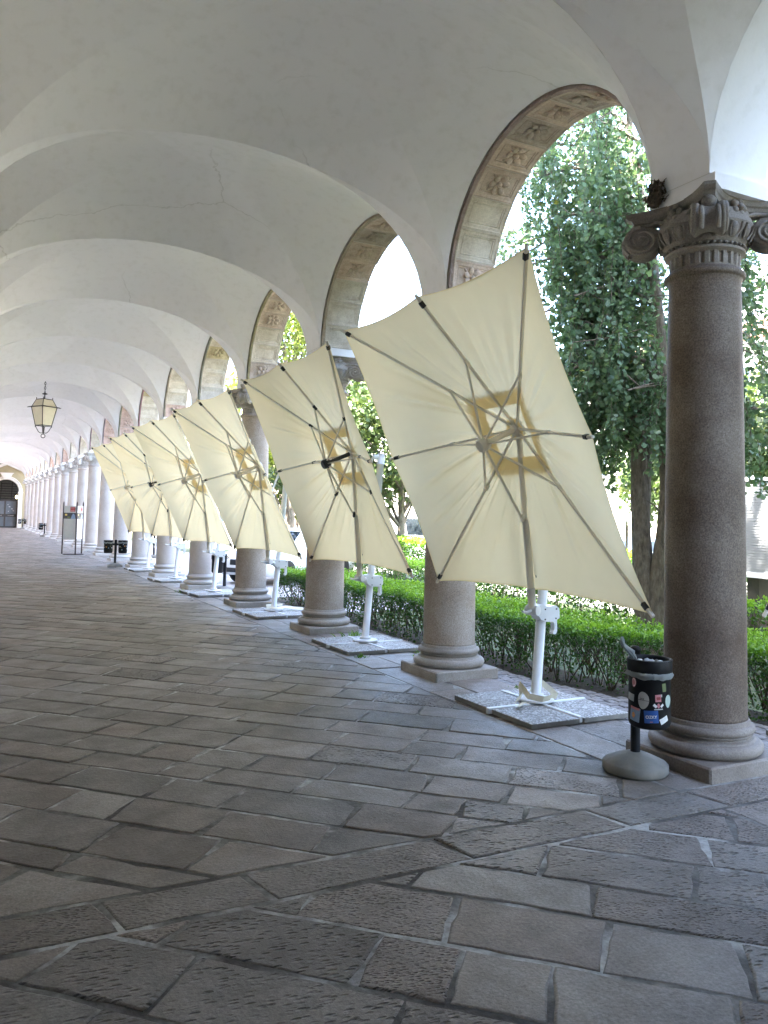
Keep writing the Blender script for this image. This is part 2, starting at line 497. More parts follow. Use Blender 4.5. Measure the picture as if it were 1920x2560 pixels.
simple('soil', (0.075, 0.058, 0.04), (0.035, 0.028, 0.02), 0.95, 9, 0.8, 30, bdist=0.03)
mt, nt, p, N, L = new_mat('lawn')
n1 = noise_node(nt, 0.9, 6); n2 = noise_node(nt, 40, 5, 0.7)
r = ramp(nt, n1.outputs['Fac'], [(0.3, (0.06, 0.085, 0.035)), (0.55, (0.095, 0.12, 0.055)), (0.75, (0.15, 0.155, 0.09))])
s2 = ramp(nt, n2.outputs['Fac'], [(0.3, (0.6, 0.6, 0.6)), (0.7, (1.25, 1.25, 1.2))])
L(mix(nt, 1.0, r.outputs[0], s2.outputs[0], 'MULTIPLY'), p.inputs['Base Color']); p.inputs['Roughness'].default_value = 0.9
bump(nt, p, n2.outputs['Fac'], 1.0, 0.05)
simple('yard_stone', (0.38, 0.36, 0.36), (0.24, 0.225, 0.22), 0.75, 7, 0.6, 25)
simple('facade', (0.62, 0.47, 0.38), (0.55, 0.41, 0.33), 0.9, 2.0, 0.2, 20)
simple('facade_pale', (0.66, 0.62, 0.56), (0.58, 0.54, 0.48), 0.9, 2.0, 0.2, 20)
simple('roof_tile', (0.40, 0.21, 0.14), (0.28, 0.15, 0.10), 0.85, 9, 0.5, 30)
simple('yellow_stucco', (0.34, 0.285, 0.17), (0.28, 0.235, 0.14), 0.9, 2.0)
simple('dark_glass', (0.012, 0.016, 0.020), (0.02, 0.026, 0.03), 0.08, 2)
simple('window_glass', (0.06, 0.075, 0.085), (0.045, 0.06, 0.07), 0.12, 2)
simple('door_glass', (0.16, 0.175, 0.19), (0.10, 0.115, 0.13), 0.2, 1.2)
simple('car_white', (0.80, 0.81, 0.82), (0.77, 0.78, 0.79), 0.25, 1)
simple('car_blue', (0.30, 0.42, 0.56), (0.28, 0.40, 0.53), 0.3, 1)
simple('chrome', (0.6, 0.6, 0.6), (0.5, 0.5, 0.5), 0.2, 2, metal=1.0)
simple('tyre', (0.02, 0.02, 0.02), (0.03, 0.03, 0.03), 0.8, 20)
simple('ribbed_white', (0.24, 0.25, 0.26), (0.21, 0.22, 0.23), 0.45, 2)
simple('paper_white', (0.78, 0.78, 0.76), (0.70, 0.70, 0.68), 0.6, 8)
simple('paper_grey', (0.45, 0.46, 0.45), (0.41, 0.42, 0.41), 0.6, 8)
simple('ink_red', (0.34, 0.05, 0.05), (0.26, 0.04, 0.04), 0.6, 8)
simple('ink_pink', (0.55, 0.22, 0.24), (0.48, 0.18, 0.20), 0.6, 60)
simple('ink_blue', (0.02, 0.10, 0.36), (0.02, 0.08, 0.30), 0.5, 40)
simple('ink_paleblue', (0.22, 0.32, 0.45), (0.16, 0.25, 0.40), 0.5, 30)
simple('ink_orange', (0.70, 0.33, 0.08), (0.62, 0.26, 0.06), 0.5, 30)
simple('ink_mint', (0.42, 0.52, 0.46), (0.34, 0.45, 0.40), 0.5, 30)
simple('ink_dark', (0.03, 0.03, 0.035), (0.05, 0.05, 0.05), 0.6, 30)
simple('ink_yellow', (0.70, 0.55, 0.14), (0.6, 0.46, 0.10), 0.6, 30)
simple('ink_green', (0.12, 0.16, 0.05), (0.09, 0.12, 0.04), 0.6, 30)
simple('lantern_glass', (0.74, 0.68, 0.50), (0.66, 0.60, 0.43), 0.35, 5)
simple('straw', (0.16, 0.12, 0.08), (0.05, 0.04, 0.03), 0.95, 40)
simple('cream_tape', (0.74, 0.68, 0.52), (0.68, 0.61, 0.45), 0.6, 20)
mt, nt, p, N, L = new_mat('lamp_glow')
p.inputs['Emission Color'].default_value = (1.0, 0.85, 0.35, 1); p.inputs['Emission Strength'].default_value = 1.2
M = MATS
# ------------------------------------------------------------------ arcade
XC, Y0, P = 4.505, 3.9595, 3.259          # column axis, first column, bay length
NB0, NB1 = -2, 20                         # bays run from NB0 to NB1-1, columns NB0..NB1
VX, VA = 2.08, 2.14                       # vault axis and half span
Z0, VH, VD, VT = 3.87, 1.33, 0.34, 1.13             # springing, rise, doming
HY = P / 2
def band(u): return 0.245 * abs(u) ** 3
YO = -0.05                                # the arches sit a little off the column axes
arcade = thing('arcade_building', 'white vaulted arcade running away from the camera above granite columns', 'building', (0, 0, 0))
def yb(b): return Y0 + P * (b + 0.5)

def web(mb, ym, side, n=18, k=13):
    """one of the four webs of a groin bay; side 0 right, 1 left, 2 far, 3 near"""
    rows = []
    for i in range(n + 1):
        s = (i / n) * pi / 2
        row = []
        for j in range(2 * k + 1):
            t = s * (j / k - 1)
            if side < 2:
                u = sin(s) * (1 if side == 0 else -1); v = sin(t)
                z = Z0 + VH * cos(t) + VD * cos(s) ** 2
            else:
                v = sin(s) * (1 if side == 2 else -1); u = sin(t)
                cu = max(1e-4, cos(t)); z = Z0 + VT * cos(t) + (VH - VT) * cos(s) ** 2 / cu + VD * cos(s) ** 2
            wob = 0.012 * mnoise.noise(Vector((u * 2.3, ym + v * 2.2, 1.7)))
            row.append((VX + VA * u, ym + v * (HY - band(u)), z + wob * cos(s)))
        rows.append(row)
    mb.grid(rows, True, flip=side in (1, 2))

vault = MB()
for b in range(NB0, NB1):
    ym = yb(b) + YO
    far = b > 12
    for side in range(4): web(vault, ym, side, 9 if far else 18, 6 if far else 13)
    nn = 16 if far else 40
    for sg in (1, -1):
        r0 = []; r1 = []
        for i in range(nn + 1):
            u = sin(-pi / 2 + pi * i / nn)
            z = Z0 + VT * math.sqrt(max(0, 1 - u * u))
            r0.append((VX + VA * u, ym + sg * (HY - band(u)), z)); r1.append((VX + VA * u, ym + sg * HY, z))
        vault.grid([r0, r1], True, flip=sg > 0)
# narrow corbel strip between the left springing and the inner wall
vault.grid([[(-0.35, Y0 + NB0 * P, Z0 - 0.002), (-0.35, Y0 + NB1 * P, Z0 - 0.002)],
            [(VX - VA, Y0 + NB0 * P, Z0 - 0.002), (VX - VA, Y0 + NB1 * P, Z0 - 0.002)]], False)
vault.build('vault', M['plaster'], arcade)

# inner wall, added light-blocking back wall, roof slab, upper facade
w = MB()
w.box((-0.75, Y0 + NB0 * P - 0.4, -0.3), (-0.35, Y0 + NB1 * P + 2.5, 10.2))
w.box((-0.35, Y0 + NB0 * P - 0.4, -0.3), (4.9, Y0 + NB0 * P - 0.02, 10.2)); w.box((4.30, Y0 - 2 * P, -0.3), (4.72, Y0 - P - 0.37, 5.3))  # unseen end wall and bay infill, added to dim the near arcade
w.build('inner_and_added_walls', M['plaster'], arcade)
w = MB()
w.box((-9.0, Y0 + NB0 * P - 0.6, 10.2), (5.35, Y0 + NB1 * P + 3.0, 10.4))
w.box((-9.0, Y0 + NB0 * P - 0.5, 10.4), (4.6, Y0 + NB1 * P + 2.9, 11.1))
w.build('roof', M['roof_tile'], arcade)
w = MB()
SO_A, SO_R = 1.345, 1.288                 # soffit half span / rise
EX_A, EX_R = 1.395, 1.36                  # back of the ring
for b in range(NB0, NB1):
    ym = yb(b) + YO; rows_b = []; rows_t = []
    ds = sorted(set([-HY, HY, -EX_A - 0.001, EX_A + 0.001] + [EX_A * sin(-pi / 2 + pi * i / 24) for i in range(25)]))
    for x, fl in ((4.245, True), (4.77, False)):
        lo = []; hi = []
        for d in ds:
            z = Z0 + (EX_R * math.sqrt(max(0, 1 - (d / EX_A) ** 2)) if abs(d) < EX_A else 0)
            lo.append((x, ym + d, z)); hi.append((x, ym + d, 10.2))
        w.grid([lo, hi], False, flip=fl)
    rows_b = [[(4.245, ym + d, Z0 + (EX_R * math.sqrt(max(0, 1 - (d / EX_A) ** 2)) if abs(d) < EX_A else 0)) for d in ds],
              [(4.77, ym + d, Z0 + (EX_R * math.sqrt(max(0, 1 - (d / EX_A) ** 2)) if abs(d) < EX_A else 0)) for d in ds]]
    w.grid(rows_b, False)
w.build('upper_wall', M['facade_pale'], arcade)

# plaster reveals of the springers on top of each capital (room side and bay sides)
for k in range(NB0, NB1 + 1):
    w = MB(); y = Y0 + k * P + YO
    w.box((4.226, y - 0.281, 3.768), (4.768, y + 0.281, 3.8695))
    w.build('springer', M['plaster'], arcade)
# plain plastered soffits of the bays behind the camera
for b in range(NB0, 0):
    w = MB(); ym = yb(b) + YO
    w.grid([[(x, ym + 1.384 * cos(pi * i / 48), Z0 + 1.326 * sin(pi * i / 48)) for i in range(49)] for x in (4.215, 4.40, 4.60, 4.772)], True)
    w.build('plain_soffit', M['plaster'], arcade)

# arches with panelled soffits
PINK = (0.58, 0.465, 0.38); STONE = (0.60, 0.53, 0.425); DARK = (0.46, 0.385, 0.325); RED = (0.58, 0.42, 0.345); GREYS = (0.56, 0.52, 0.455)
layout = {0: 'PSSPPDPDPPSSP', 1: 'SSSPPDPPPSSSP', 2: 'DSSPPPPPPSSSP', 3: 'GSSYSSPPPSSSP', 4: 'RSSSSPPPPSSSP', 5: 'SSSYPPPPPSSSP', 6: 'RRRRPPPPRSSSP', 7: 'RRRPSPPPRSSSP'}
tints = {'P': PINK, 'S': STONE, 'D': DARK, 'R': RED, 'G': GREYS, 'Y': (0.48, 0.40, 0.24)}
rosette_protos = []
def rosette_mesh(seed):
    rg = random.Random(seed)
    mb = MB(); mb.cur = (*[c * 0.93 for c in PINK], 1)
    np_ = rg.choice((5, 6, 6, 7))
    for i in range(np_):
        a = 2 * pi * i / np_ + rg.random() * 0.3
        Mx = Matrix.Translation((cos(a) * 0.062, sin(a) * 0.062, 0.006)) @ Matrix.Rotation(a, 4, 'Z') @ Matrix.Rotation(R(-24), 4, 'Y')
        mb.ell((0, 0, 0), (0.045, 0.032, 0.014), 8, 5, Mx)
    mb.ell((0, 0, 0.014), (0.026, 0.026, 0.02), 8, 5)
    for i in range(4):
        a = pi / 4 + pi / 2 * i
        Mx = Matrix.Translation((cos(a) * 0.10, sin(a) * 0.085, 0.0)) @ Matrix.Rotation(a, 4, 'Z')
        mb.ell((0, 0, 0), (0.035, 0.014, 0.012), 7, 4, Mx)
    return mb

def arch_point(ym, a, x, dr):
    # a from 0 (far springing, +y) to pi (near springing); dr pushes into the stone
    return Vector((x, ym + (SO_A + dr) * cos(a), Z0 + (SO_R + dr) * sin(a)))

for b in range(0, NB1):
    ym = yb(b) + YO
    arch = MB(); rim = MB(); roses = []
    lay = layout.get(b) or ''.join(random.Random(b + 40).choice('PSSRPSSG') for _ in range(13))
    N_ = 13; det = b < 9
    rg = random.Random(b)
    for i in range(N_):
        a0, a1 = pi * i / N_, pi * (i + 1) / N_
        kd = lay[i]; t = tints[kd]; jt = 0.9 + rg.random() * 0.2
        arch.cur = (*[min(1, c * jt) for c in t], 1)
        x0, x1 = 4.262 + rg.random() * 0.006, 4.735 + rg.random() * 0.02
        dj = (rg.random() - 0.5) * 0.008
        na = 4 if det else 2
        loops = [(0.0, 0.0), (0.014, 0.0), (0.022, 0.006), (0.05, 0.008), (0.056, 0.018), (0.068, 0.014), (0.074, 0.022)] if det else [(0.0, 0.0), (0.05, 0.0), (0.06, 0.018)]
        da = (a1 - a0)
        ids = []
        for (mg, dep) in loops:
            ax = mg / (SO_A * da)              # margin as share of the panel angle
            A0, A1 = a0 + da * ax + 0.0015, a1 - da * ax - 0.0015
            X0, X1 = x0 + mg, x1 - mg
            ring = []
            for j in range(na): ring.append((A0 + (A1 - A0) * j / na, X0))
            for j in range(na): ring.append((A1, X0 + (X1 - X0) * j / na))
            for j in range(na): ring.append((A1 + (A0 - A1) * j / na, X1))
            for j in range(na): ring.append((A0, X1 + (X0 - X1) * j / na))
            ids.append([arch.vert(arch_point(ym, a, x, dep + dj)) for a, x in ring])
        n = len(ids[0])
        for q in range(len(ids) - 1):
            for j in range(n):
                arch.face((ids[q][j], ids[q + 1][j], ids[q + 1][(j + 1) % n], ids[q][(j + 1) % n]))
        arch.face(ids[-1])
        # sides of the block down to the wall
        back = [arch.vert(arch_point(ym, a, x, 0.10)) for a, x in [((a0 + da * (j / na)), x0) for j in range(na)] + [(a1, x0)]]
        front = ids[0][:na + 1]
        for j in range(na): arch.face((front[j], front[j + 1], back[j + 1], back[j]))
        fo = ids[0][2 * na:3 * na + 1]
        bo = [arch.vert(arch_point(ym, a1 - da * j / na, x1, 0.10)) for j in range(na + 1)]
        for j in range(na): arch.face((fo[j], fo[j + 1], bo[j + 1], bo[j]))
        if kd in 'PDRY' and b < 14:
            am = (a0 + a1) / 2
            c = arch_point(ym, am, (x0 + x1) / 2, 0.020 + dj)
            nrm = Vector((0, -cos(am), -sin(am))); tx = Vector((1, 0, 0)); ty = nrm.cross(tx)
            Mx = Matrix((tx, ty, nrm)).transposed().to_4x4() @ Matrix.Scale(1.12, 4); Mx.translation = c
            rm = rosette_mesh(b * 31 + i)
            ros = MB(); ros.cur = (*[min(1, q * jt * 0.95) for q in t], 1)
            for v in rm.v: ros.vert(Mx @ Vector(v))
            for f in rm.f: ros.face(f, True)
            roses.append(ros)
    # rough brick edge between the vault plaster and the panelled soffit
    rim.cur = (0.20, 0.155, 0.125, 1)
    n = 130 if det else 26
    rows = [[], [], []]
    for i in range(n + 1):
        a = pi * i / n
        e = 0.016 * mnoise.noise(Vector((a * 9, b * 3.1, 0.3))) + 0.016 * mnoise.noise(Vector((a * 37, b, 4.0)))
        rim.cur = (*[c * (0.8 + 0.5 * rg.random()) for c in (0.36, 0.30, 0.25)], 1)
        rows[0].append((4.238, ym + (SO_A + 0.040 + e * 0.7) * cos(a), Z0 + (SO_R + 0.043 + e * 0.7) * sin(a)))
        rows[1].append((4.236, ym + (SO_A + 0.012 + e * 0.6) * cos(a), Z0 + (SO_R + 0.012 + e * 0.6) * sin(a)))
        rows[2].append((4.272, ym + (SO_A + 0.004) * cos(a), Z0 + (SO_R + 0.004) * sin(a)))
    rim.grid(rows, False, flip=True)
    ao = arch.build('stone_arch', M['arch_stone'], arcade)
    rim.build('brick_rim', M['arch_stone'], ao)
    for ros in roses: ros.build('rosette', M['arch_stone'], ao)

# end wall with a doorway
YE = Y0 + NB1 * P + 2.0
w = MB()
DX, DR, DZ = 3.0, 0.93, 2.89
pts = [(DX + DR * cos(pi * i / 24), DZ + DR * sin(pi * i / 24)) for i in range(25)]
lo = [(4.9, 0.0)]
ring = [(DX + DR, 0.0)] + pts + [(DX - DR, 0.0)]
out = [(4.9, 0.0), (4.9, DZ)] + [(DX + 1.9 * (1 - 2 * i / 22), 6.2) for i in range(23)] + [(-0.34, DZ), (-0.34, 0.0)]
a = [(x, YE, z) for x, z in ring]; o_ = [(x, YE, z) for x, z in out]
w.grid([a, o_], False, flip=True)
w.grid([a, [(x, YE + 0.5, z) for x, z in ring]], False)
w.build('end_wall', M['yellow_stucco'], arcade)
w = MB()
rg_ = [(DX + (DR + q) * cos(pi * i / 24), (YE - d), DZ + (DR + q) * sin(pi * i / 24)) for i in range(25) for q, d in ((0, 0),)]
rows = [[(DX + (DR + q) * cos(pi * i / 24), YE - d, DZ + (DR + q) * sin(pi * i / 24)) for i in range(25)]
        for q, d in ((-0.01, -0.1), (-0.01, 0.05), (0.05, 0.08), (0.16, 0.08), (0.19, 0.12), (0.26, 0.12), (0.27, 0.0))]
w.grid(rows, False)
for sg in (-1, 1):
    xa = DX + sg * (DR + 0.12)
    w.box((xa - 0.15, YE - 0.10, 0), (xa + 0.15, YE + 0.1, DZ - 0.12))
    w.box((xa - 0.19, YE - 0.14, DZ - 0.12), (xa + 0.19, YE + 0.1, DZ - 0.02))
w.prism([(-0.22, 0), (0.22, 0), (0.42, 0.42), (0.52, 0.52), (-0.52, 0.52), (-0.42, 0.42)], 0.25,
        Matrix.Translation((DX, YE - 0.02, DZ + DR)) @ Matrix.Rotation(R(90), 4, 'X'))
for sg in (-1, 1):
    w.obox((DX + sg * 1.6, YE - 0.1, DZ + DR + 0.55), (DX, YE - 0.1, DZ + DR + 1.25), 0.2, 0.16, up=(0, 1, 0))
w.build('door_surround', M['facade_pale'], arcade)
door = thing('glass_door', 'dark glazed double door under the round arch at the far end of the arcade', 'door', (DX, YE + 0.42, 0))
f = MB()
for x in (-0.93, -0.06, 0.81): f.box((x, -0.05, 0), (x + 0.12, 0.05, 2.2))
for z in (0.0, 0.86, 2.1): f.box((-0.93, -0.045, z), (0.93, 0.045, z + (0.22 if z == 0.86 else 0.12)))
f.build('door_frame', M['dark_metal'], door)
for x0 in (-0.81, 0.06):
    g = MB(); g.box((x0, -0.01, 1.08), (x0 + 0.75, 0.01, 2.1)); g.box((x0, -0.01, 0.12), (x0 + 0.75, 0.01, 0.86))
    po = g.build('door_pane', M['door_glass'], door)
    h = MB(); h.box((x0 + 0.15, -0.07, 0.94), (x0 + 0.6, -0.05, 0.98)); h.build('push_bar', M['chrome'], po)
    d = MB()
    for q in range(5):
        dx = random.uniform(0.1, 0.6); dz = random.uniform(1.2, 1.9)
        d.box((x0 + dx, -0.02, dz), (x0 + dx + random.uniform(0.03, 0.12), -0.012, dz + 0.03))
    d.build('decal', M['paper_white'], po)
hall = MB()
hall.box((-0.35, YE + 6.0, 0), (6.0, YE + 6.2, 6)); hall.box((-0.7, YE + 0.6, 0), (-0.5, YE + 6, 6)); hall.box((6.0, YE + 0.6, 0), (6.2, YE + 6, 6))
hall.box((-0.5, YE + 0.6, 5.0), (6, YE + 6, 5.2)); hall.box((-0.5, YE + 0.5, -0.2), (6, YE + 6, -0.02))
hall.build('dark_hall', M['concrete'], arcade)
st = thing('steel_stair', 'dark steel stair frame inside the hall behind the far door', 'stair', (DX, YE + 2.2, 0))
q = MB()
for i in range(7): q.box((-0.9 + i * 0.1, 0, 2.3 + i * 0.2), (0.9, 0.3, 2.36 + i * 0.2))
q.build('tread', M['dark_metal'], st)
q = MB()
for x in (-0.85, -0.3, 0.5): q.tube([(x, -0.05, 2.0), (x + 0.05, -0.05, 3.7)], 0.035, 6)
q.build('stair_post', M['dark_metal'], st)
wl = thing('wall_lamp', 'small glowing yellow wall lamp at the right jamb of the far door', 'lamp', (DX + DR - 0.12, YE + 0.45, 2.45))
q = MB(); q.ell((0, 0, 0), (0.09, 0.06, 0.14), 10, 6); q.build('lamp_globe', M['lamp_glow'], wl)
q = MB(); q.box((-0.03, 0, 0.12), (0.1, 0.06, 0.16)); q.build('lamp_bracket', M['dark_metal'], wl)

# ------------------------------------------------------------------ columns
def column_proto():
    c = thing('granite_column', 'column', 'column')
    q = MB()
    q.box((-0.365, -0.365, -0.02), (0.365, 0.365, 0.095), bev=0.012)
    q.build('plinth', M['carved_stone'], c)
    q = MB()
    prof = [(0.30, 0.096)]
    for i in range(13): a = -pi / 2 + pi * i / 12; prof.append((0.322 + 0.042 * cos(a), 0.138 + 0.042 * sin(a)))
    prof += [(0.312, 0.182), (0.312, 0.190)]
    for i in range(1, 8): a = pi * i / 8; prof.append((0.306 - 0.022 * sin(a), 0.190 + 0.028 * i / 8))
    prof += [(0.300, 0.219), (0.300, 0.224)]
    for i in range(11): a = -pi / 2 + pi * i / 10; prof.append((0.285 + 0.028 * cos(a), 0.252 + 0.028 * sin(a)))
    prof += [(0.282, 0.281), (0.282, 0.302), (0.272, 0.312)]
    q.lathe(prof, 56)
    q.build('column_base', M['carved_stone'], c)
    q = MB()
    prof = [(0.270, 0.304), (0.2665, 0.33)]
    for i in range(15):
        t = i / 14; prof.append((0.265 - 0.028 * t ** 1.6, 0.35 + 2.85 * t))
    prof += [(0.238, 3.235), (0.245, 3.255)]
    for i in range(9): a = -pi / 2 + pi * i / 8; prof.append((0.247 + 0.020 * cos(a), 3.282 + 0.022 * sin(a)))
    prof += [(0.245, 3.305), (0.238, 3.322)]
    q.lathe(prof, 64)
    q.build('shaft', M['granite'], c)
    # capital
    q = MB()
    nfl = 24; rows = []
    for r, z, g in ((0.228, 3.315, 0.0), (0.228, 3.335, 0.0), (0.230, 3.345, 1), (0.233, 3.425, 1), (0.236, 3.435, 0), (0.262, 3.452, 0), (0.266, 3.47, 0), (0.235, 3.475, 0),
                    (0.262, 3.505, 0), (0.300, 3.60, 0), (0.318, 3.66, 0), (0.305, 3.70, 0), (0.29, 3.76, 0)):
        row = []
        for i in range(nfl * 5):
            a = 2 * pi * i / (nfl * 5); ph = i % 5
            rr = r - (0.016 if (g and ph in (2, 3)) else 0)
            row.append((rr * cos(a), rr * sin(a), z))
        rows.append(row)
    q.grid(rows, False, cv=True, flip=True)
    q.face([len(q.v) - nfl * 5 + i for i in range(nfl * 5)])
    for i in range(40):                         # bead moulding
        a = 2 * pi * i / 40; q.ell((0.262 * cos(a), 0.262 * sin(a), 3.488), (0.014, 0.014, 0.013), 6, 4)
    ccol = q.build('capital', M['carved_stone'], c)
    e = MB()                                    # egg and dart
    for i in range(16):
        a = 2 * pi * (i + 0.5) / 16
        Mx = Matrix.Translation((0.296 * cos(a), 0.296 * sin(a), 3.585)) @ Matrix.Rotation(a, 4, 'Z') @ Matrix.Rotation(R(18), 4, 'Y')
        e.ell((0, 0, 0), (0.028, 0.032, 0.058), 8, 6, Mx)
        for dd in (-0.042, 0.042):
            pts = [Mx @ Vector((0.018, dd, 0.055)), Mx @ Vector((0.022, dd * 1.0, 0)), Mx @ Vector((0.015, dd * 0.55, -0.06))]
            e.tube(pts, [0.009, 0.009, 0.006], 5)
        a = 2 * pi * i / 16
        Mx = Matrix.Translation((0.300 * cos(a), 0.300 * sin(a), 3.585)) @ Matrix.Rotation(a, 4, 'Z') @ Matrix.Rotation(R(18), 4, 'Y')
        e.ell((0, 0, 0), (0.016, 0.008, 0.06), 5, 4, Mx)
    e.build('egg_moulding', M['carved_stone'], ccol)
    ab = MB()                                   # abacus with hollowed sides and cut corners
    def abpoly(ins):
        pl = []
        for s_ in range(4):
            b0 = pi / 2 * s_ - pi / 4
            c0 = Vector((cos(b0), sin(b0))) * (0.525 - ins); c1 = Vector((cos(b0 + pi / 2), sin(b0 + pi / 2))) * (0.525 - ins)
            t0 = Vector((-sin(b0), cos(b0))) * 0.035; t1 = Vector((sin(b0 + pi / 2), -cos(b0 + pi / 2))) * 0.035
            s0, s1 = c0 + t0, c1 + t1
            nrm = Vector((cos(b0 + pi / 4), sin(b0 + pi / 4)))
            for i in range(9):
                t = i / 8; pl.append(s0.lerp(s1, t) - nrm * 0.125 * sin(pi * t))
        return pl
    rows = [[(x, y, z) for x, y in abpoly(i)] for i, z in ((0.055, 3.765), (0.042, 3.790), (0.036, 3.796), (0.016, 3.806), (0.0, 3.828), (0.0, 3.853))]
    ids = ab.grid(rows, False, cv=True, flip=True)
    ab.face(ids[-1]); ab.face(ids[0][::-1])
    for s_ in range(4):                         # flower on each side
        a = pi / 2 * s_
        for i in range(5):
            b_ = 2 * pi * i / 5
            Mx = Matrix.Rotation(a, 4, 'Z') @ Matrix.Translation((0.278, 0.042 * cos(b_), 3.765 + 0.042 * sin(b_)))
            ab.ell((0, 0, 0), (0.03, 0.032, 0.034), 7, 5, Mx)
        Mx = Matrix.Rotation(a, 4, 'Z') @ Matrix.Translation((0.298, 0, 3.765)); ab.ell((0, 0, 0), (0.03, 0.028, 0.028), 7, 5, Mx)
    ab.build('abacus', M['carved_stone'], ccol)
    ccol.scale = (1, 1, 0.85); ccol.location = (0, 0, 3.32 * 0.15)
    for s_ in range(4):                         # corner volutes
        vo_ = MB(); a = pi / 2 * s_ + pi / 4
        B = Matrix.Rotation(a, 4, 'Z') @ Matrix.Translation((0.412, 0, 3.605)) @ Matrix.Scale(1.13, 4)
        # scroll drum, axis tangential (local y)
        prof = [(0.012, -0.085), (0.098, -0.085), (0.112, -0.078), (0.112, -0.066), (0.092, -0.045), (0.082, 0.0), (0.092, 0.045), (0.112, 0.066), (0.112, 0.078), (0.098, 0.085), (0.012, 0.085)]
        vo_.lathe(prof, 24, mat=B @ Matrix.Rotation(R(90), 4, 'X'))
        for sg in (-1, 1):                      # spiral ridge on both faces
            pts = []; rad = []
            for i in range(48):
                t = i / 47; an = R(95) + 2 * pi * 2.4 * t; r_ = 0.098 * (1 - 0.86 * t)
                pts.append(B @ Vector((-cos(an) * r_, sg * 0.087, sin(an) * r_))); rad.append(0.012 - 0.005 * t)
            vo_.tube(pts, [q_ * 1.35 for q_ in rad], 6)
            vo_.ell(B @ Vector((0, sg * 0.088, 0)), (0.018, 0.018, 0.018), 8, 5)
            # channel running from the scroll back to the bell under the abacus
            vo_.tube([B @ Vector((-0.005, sg * 0.07, 0.105)), B @ Vector((-0.09, sg * 0.085, 0.118)), B @ Vector((-0.17, sg * 0.14, 0.09))], [0.022, 0.018, 0.012], 7)
        # loops hanging over the front of the scroll
        for dy in (-0.045, 0.045):
            pts = [B @ Vector((0.075 + 0.038 * cos(t_) * 1.0, dy, 0.06 - 0.15 * i / 8)) for i, t_ in enumerate([(-pi / 2 + pi * j / 8) for j in range(9)])]
            vo_.tube(pts, 0.016, 6)
        vo_.ell(B @ Vector((0.03, 0, 0.11)), (0.05, 0.05, 0.05), 8, 5)
        vo_.build('volute', M['carved_stone'], ccol)
    return c

col0 = column_proto()
col_info = {-1: 'column outside the right edge'}
col_notes = {0: 'largest granite column, dark in the shade, behind the sticker-covered litter bin',
             1: 'granite column half hidden by the nearest parasol, second from the right',
             2: 'granite column behind the second parasol, square plinth in full view',
             3: 'granite column behind the third parasol with its capital showing above the cloth',
             4: 'granite column just left of the fourth parasol stand',
             5: 'granite column with a broken plinth behind the fifth parasol',
             6: 'granite column behind the sixth and smallest parasol',
             7: 'granite column directly behind the pair of square bins',
             8: 'granite column left of the pair of square bins, second beyond the parasols',
             9: 'granite column just right of the information stand',
             10: 'granite column behind the right panel of the information stand',
             11: 'granite column behind the left panel of the information stand',
             12: 'granite column just left of the information stand',
             13: 'granite column right of the double bins standing halfway down the row',
             14: 'shadowed granite column beside the double bins halfway down the row',
             15: 'granite column left of the double bins halfway down the row',
             16: 'fifth column from the far end of the row',
             17: 'fourth column from the far end of the row',
             18: 'third column from the far end of the row',
             19: 'second column from the far end of the row, right of the last bins',
             20: 'last pier of the row standing against the end wall beside the door'}
cols = {}
for k in range(-1, NB1 + 1):
    c = col0 if k == -1 else copy_tree(col0)
    c.location = (XC, Y0 + k * P, 0)
    c.rotation_euler = (0, 0, (k % 4) * pi / 2 if k not in (0,) else 0)
    tag(c, col_notes.get(k, 'granite column nearest the camera, just outside the right edge'), 'column', 'granite columns along the arcade')
    cols[k] = c
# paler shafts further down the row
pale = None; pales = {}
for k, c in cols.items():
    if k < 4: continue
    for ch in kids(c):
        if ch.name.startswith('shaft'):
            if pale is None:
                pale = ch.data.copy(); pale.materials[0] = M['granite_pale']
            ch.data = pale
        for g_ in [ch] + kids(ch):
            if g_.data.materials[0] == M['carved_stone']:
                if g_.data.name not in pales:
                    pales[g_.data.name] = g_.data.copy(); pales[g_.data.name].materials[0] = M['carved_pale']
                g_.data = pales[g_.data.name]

# the nearest column: browner stone, darkened further to carry its shade
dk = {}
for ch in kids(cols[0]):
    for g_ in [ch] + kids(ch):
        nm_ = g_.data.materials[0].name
        g_.data = g_.data.copy(); g_.data.materials[0] = M['granite_brown_shaded' if nm_ == 'granite' else 'carved_brown_shaded']

# clump of nesting straw on the nearest capital
nest = MB()
rg = random.Random(3)
for i in range(260):
    a = rg.uniform(0, 2 * pi); r_ = abs(rg.gauss(0, 0.036)); h = rg.uniform(0, 0.16)
    p0 = Vector((r_ * cos(a), r_ * sin(a), h)); d = Vector((rg.gauss(0, 1), rg.gauss(0, 1), rg.gauss(0.9, 0.5))).normalized() * rg.uniform(0.02, 0.06)
    nest.tube([p0, p0 + d * 0.5 + Vector((0, 0, 0.01)), p0 + d], [0.006, 0.004, 0.002], 4, cap=False)
nest.ell((0, 0, 0.05), (0.05, 0.055, 0.06), 9, 6)
tag(nest.build('bird_nest', M['straw'], None, (4.165, 4.09, 3.772)), 'dark ragged clump of straw and droppings stuck on top of the nearest capital', 'nest')

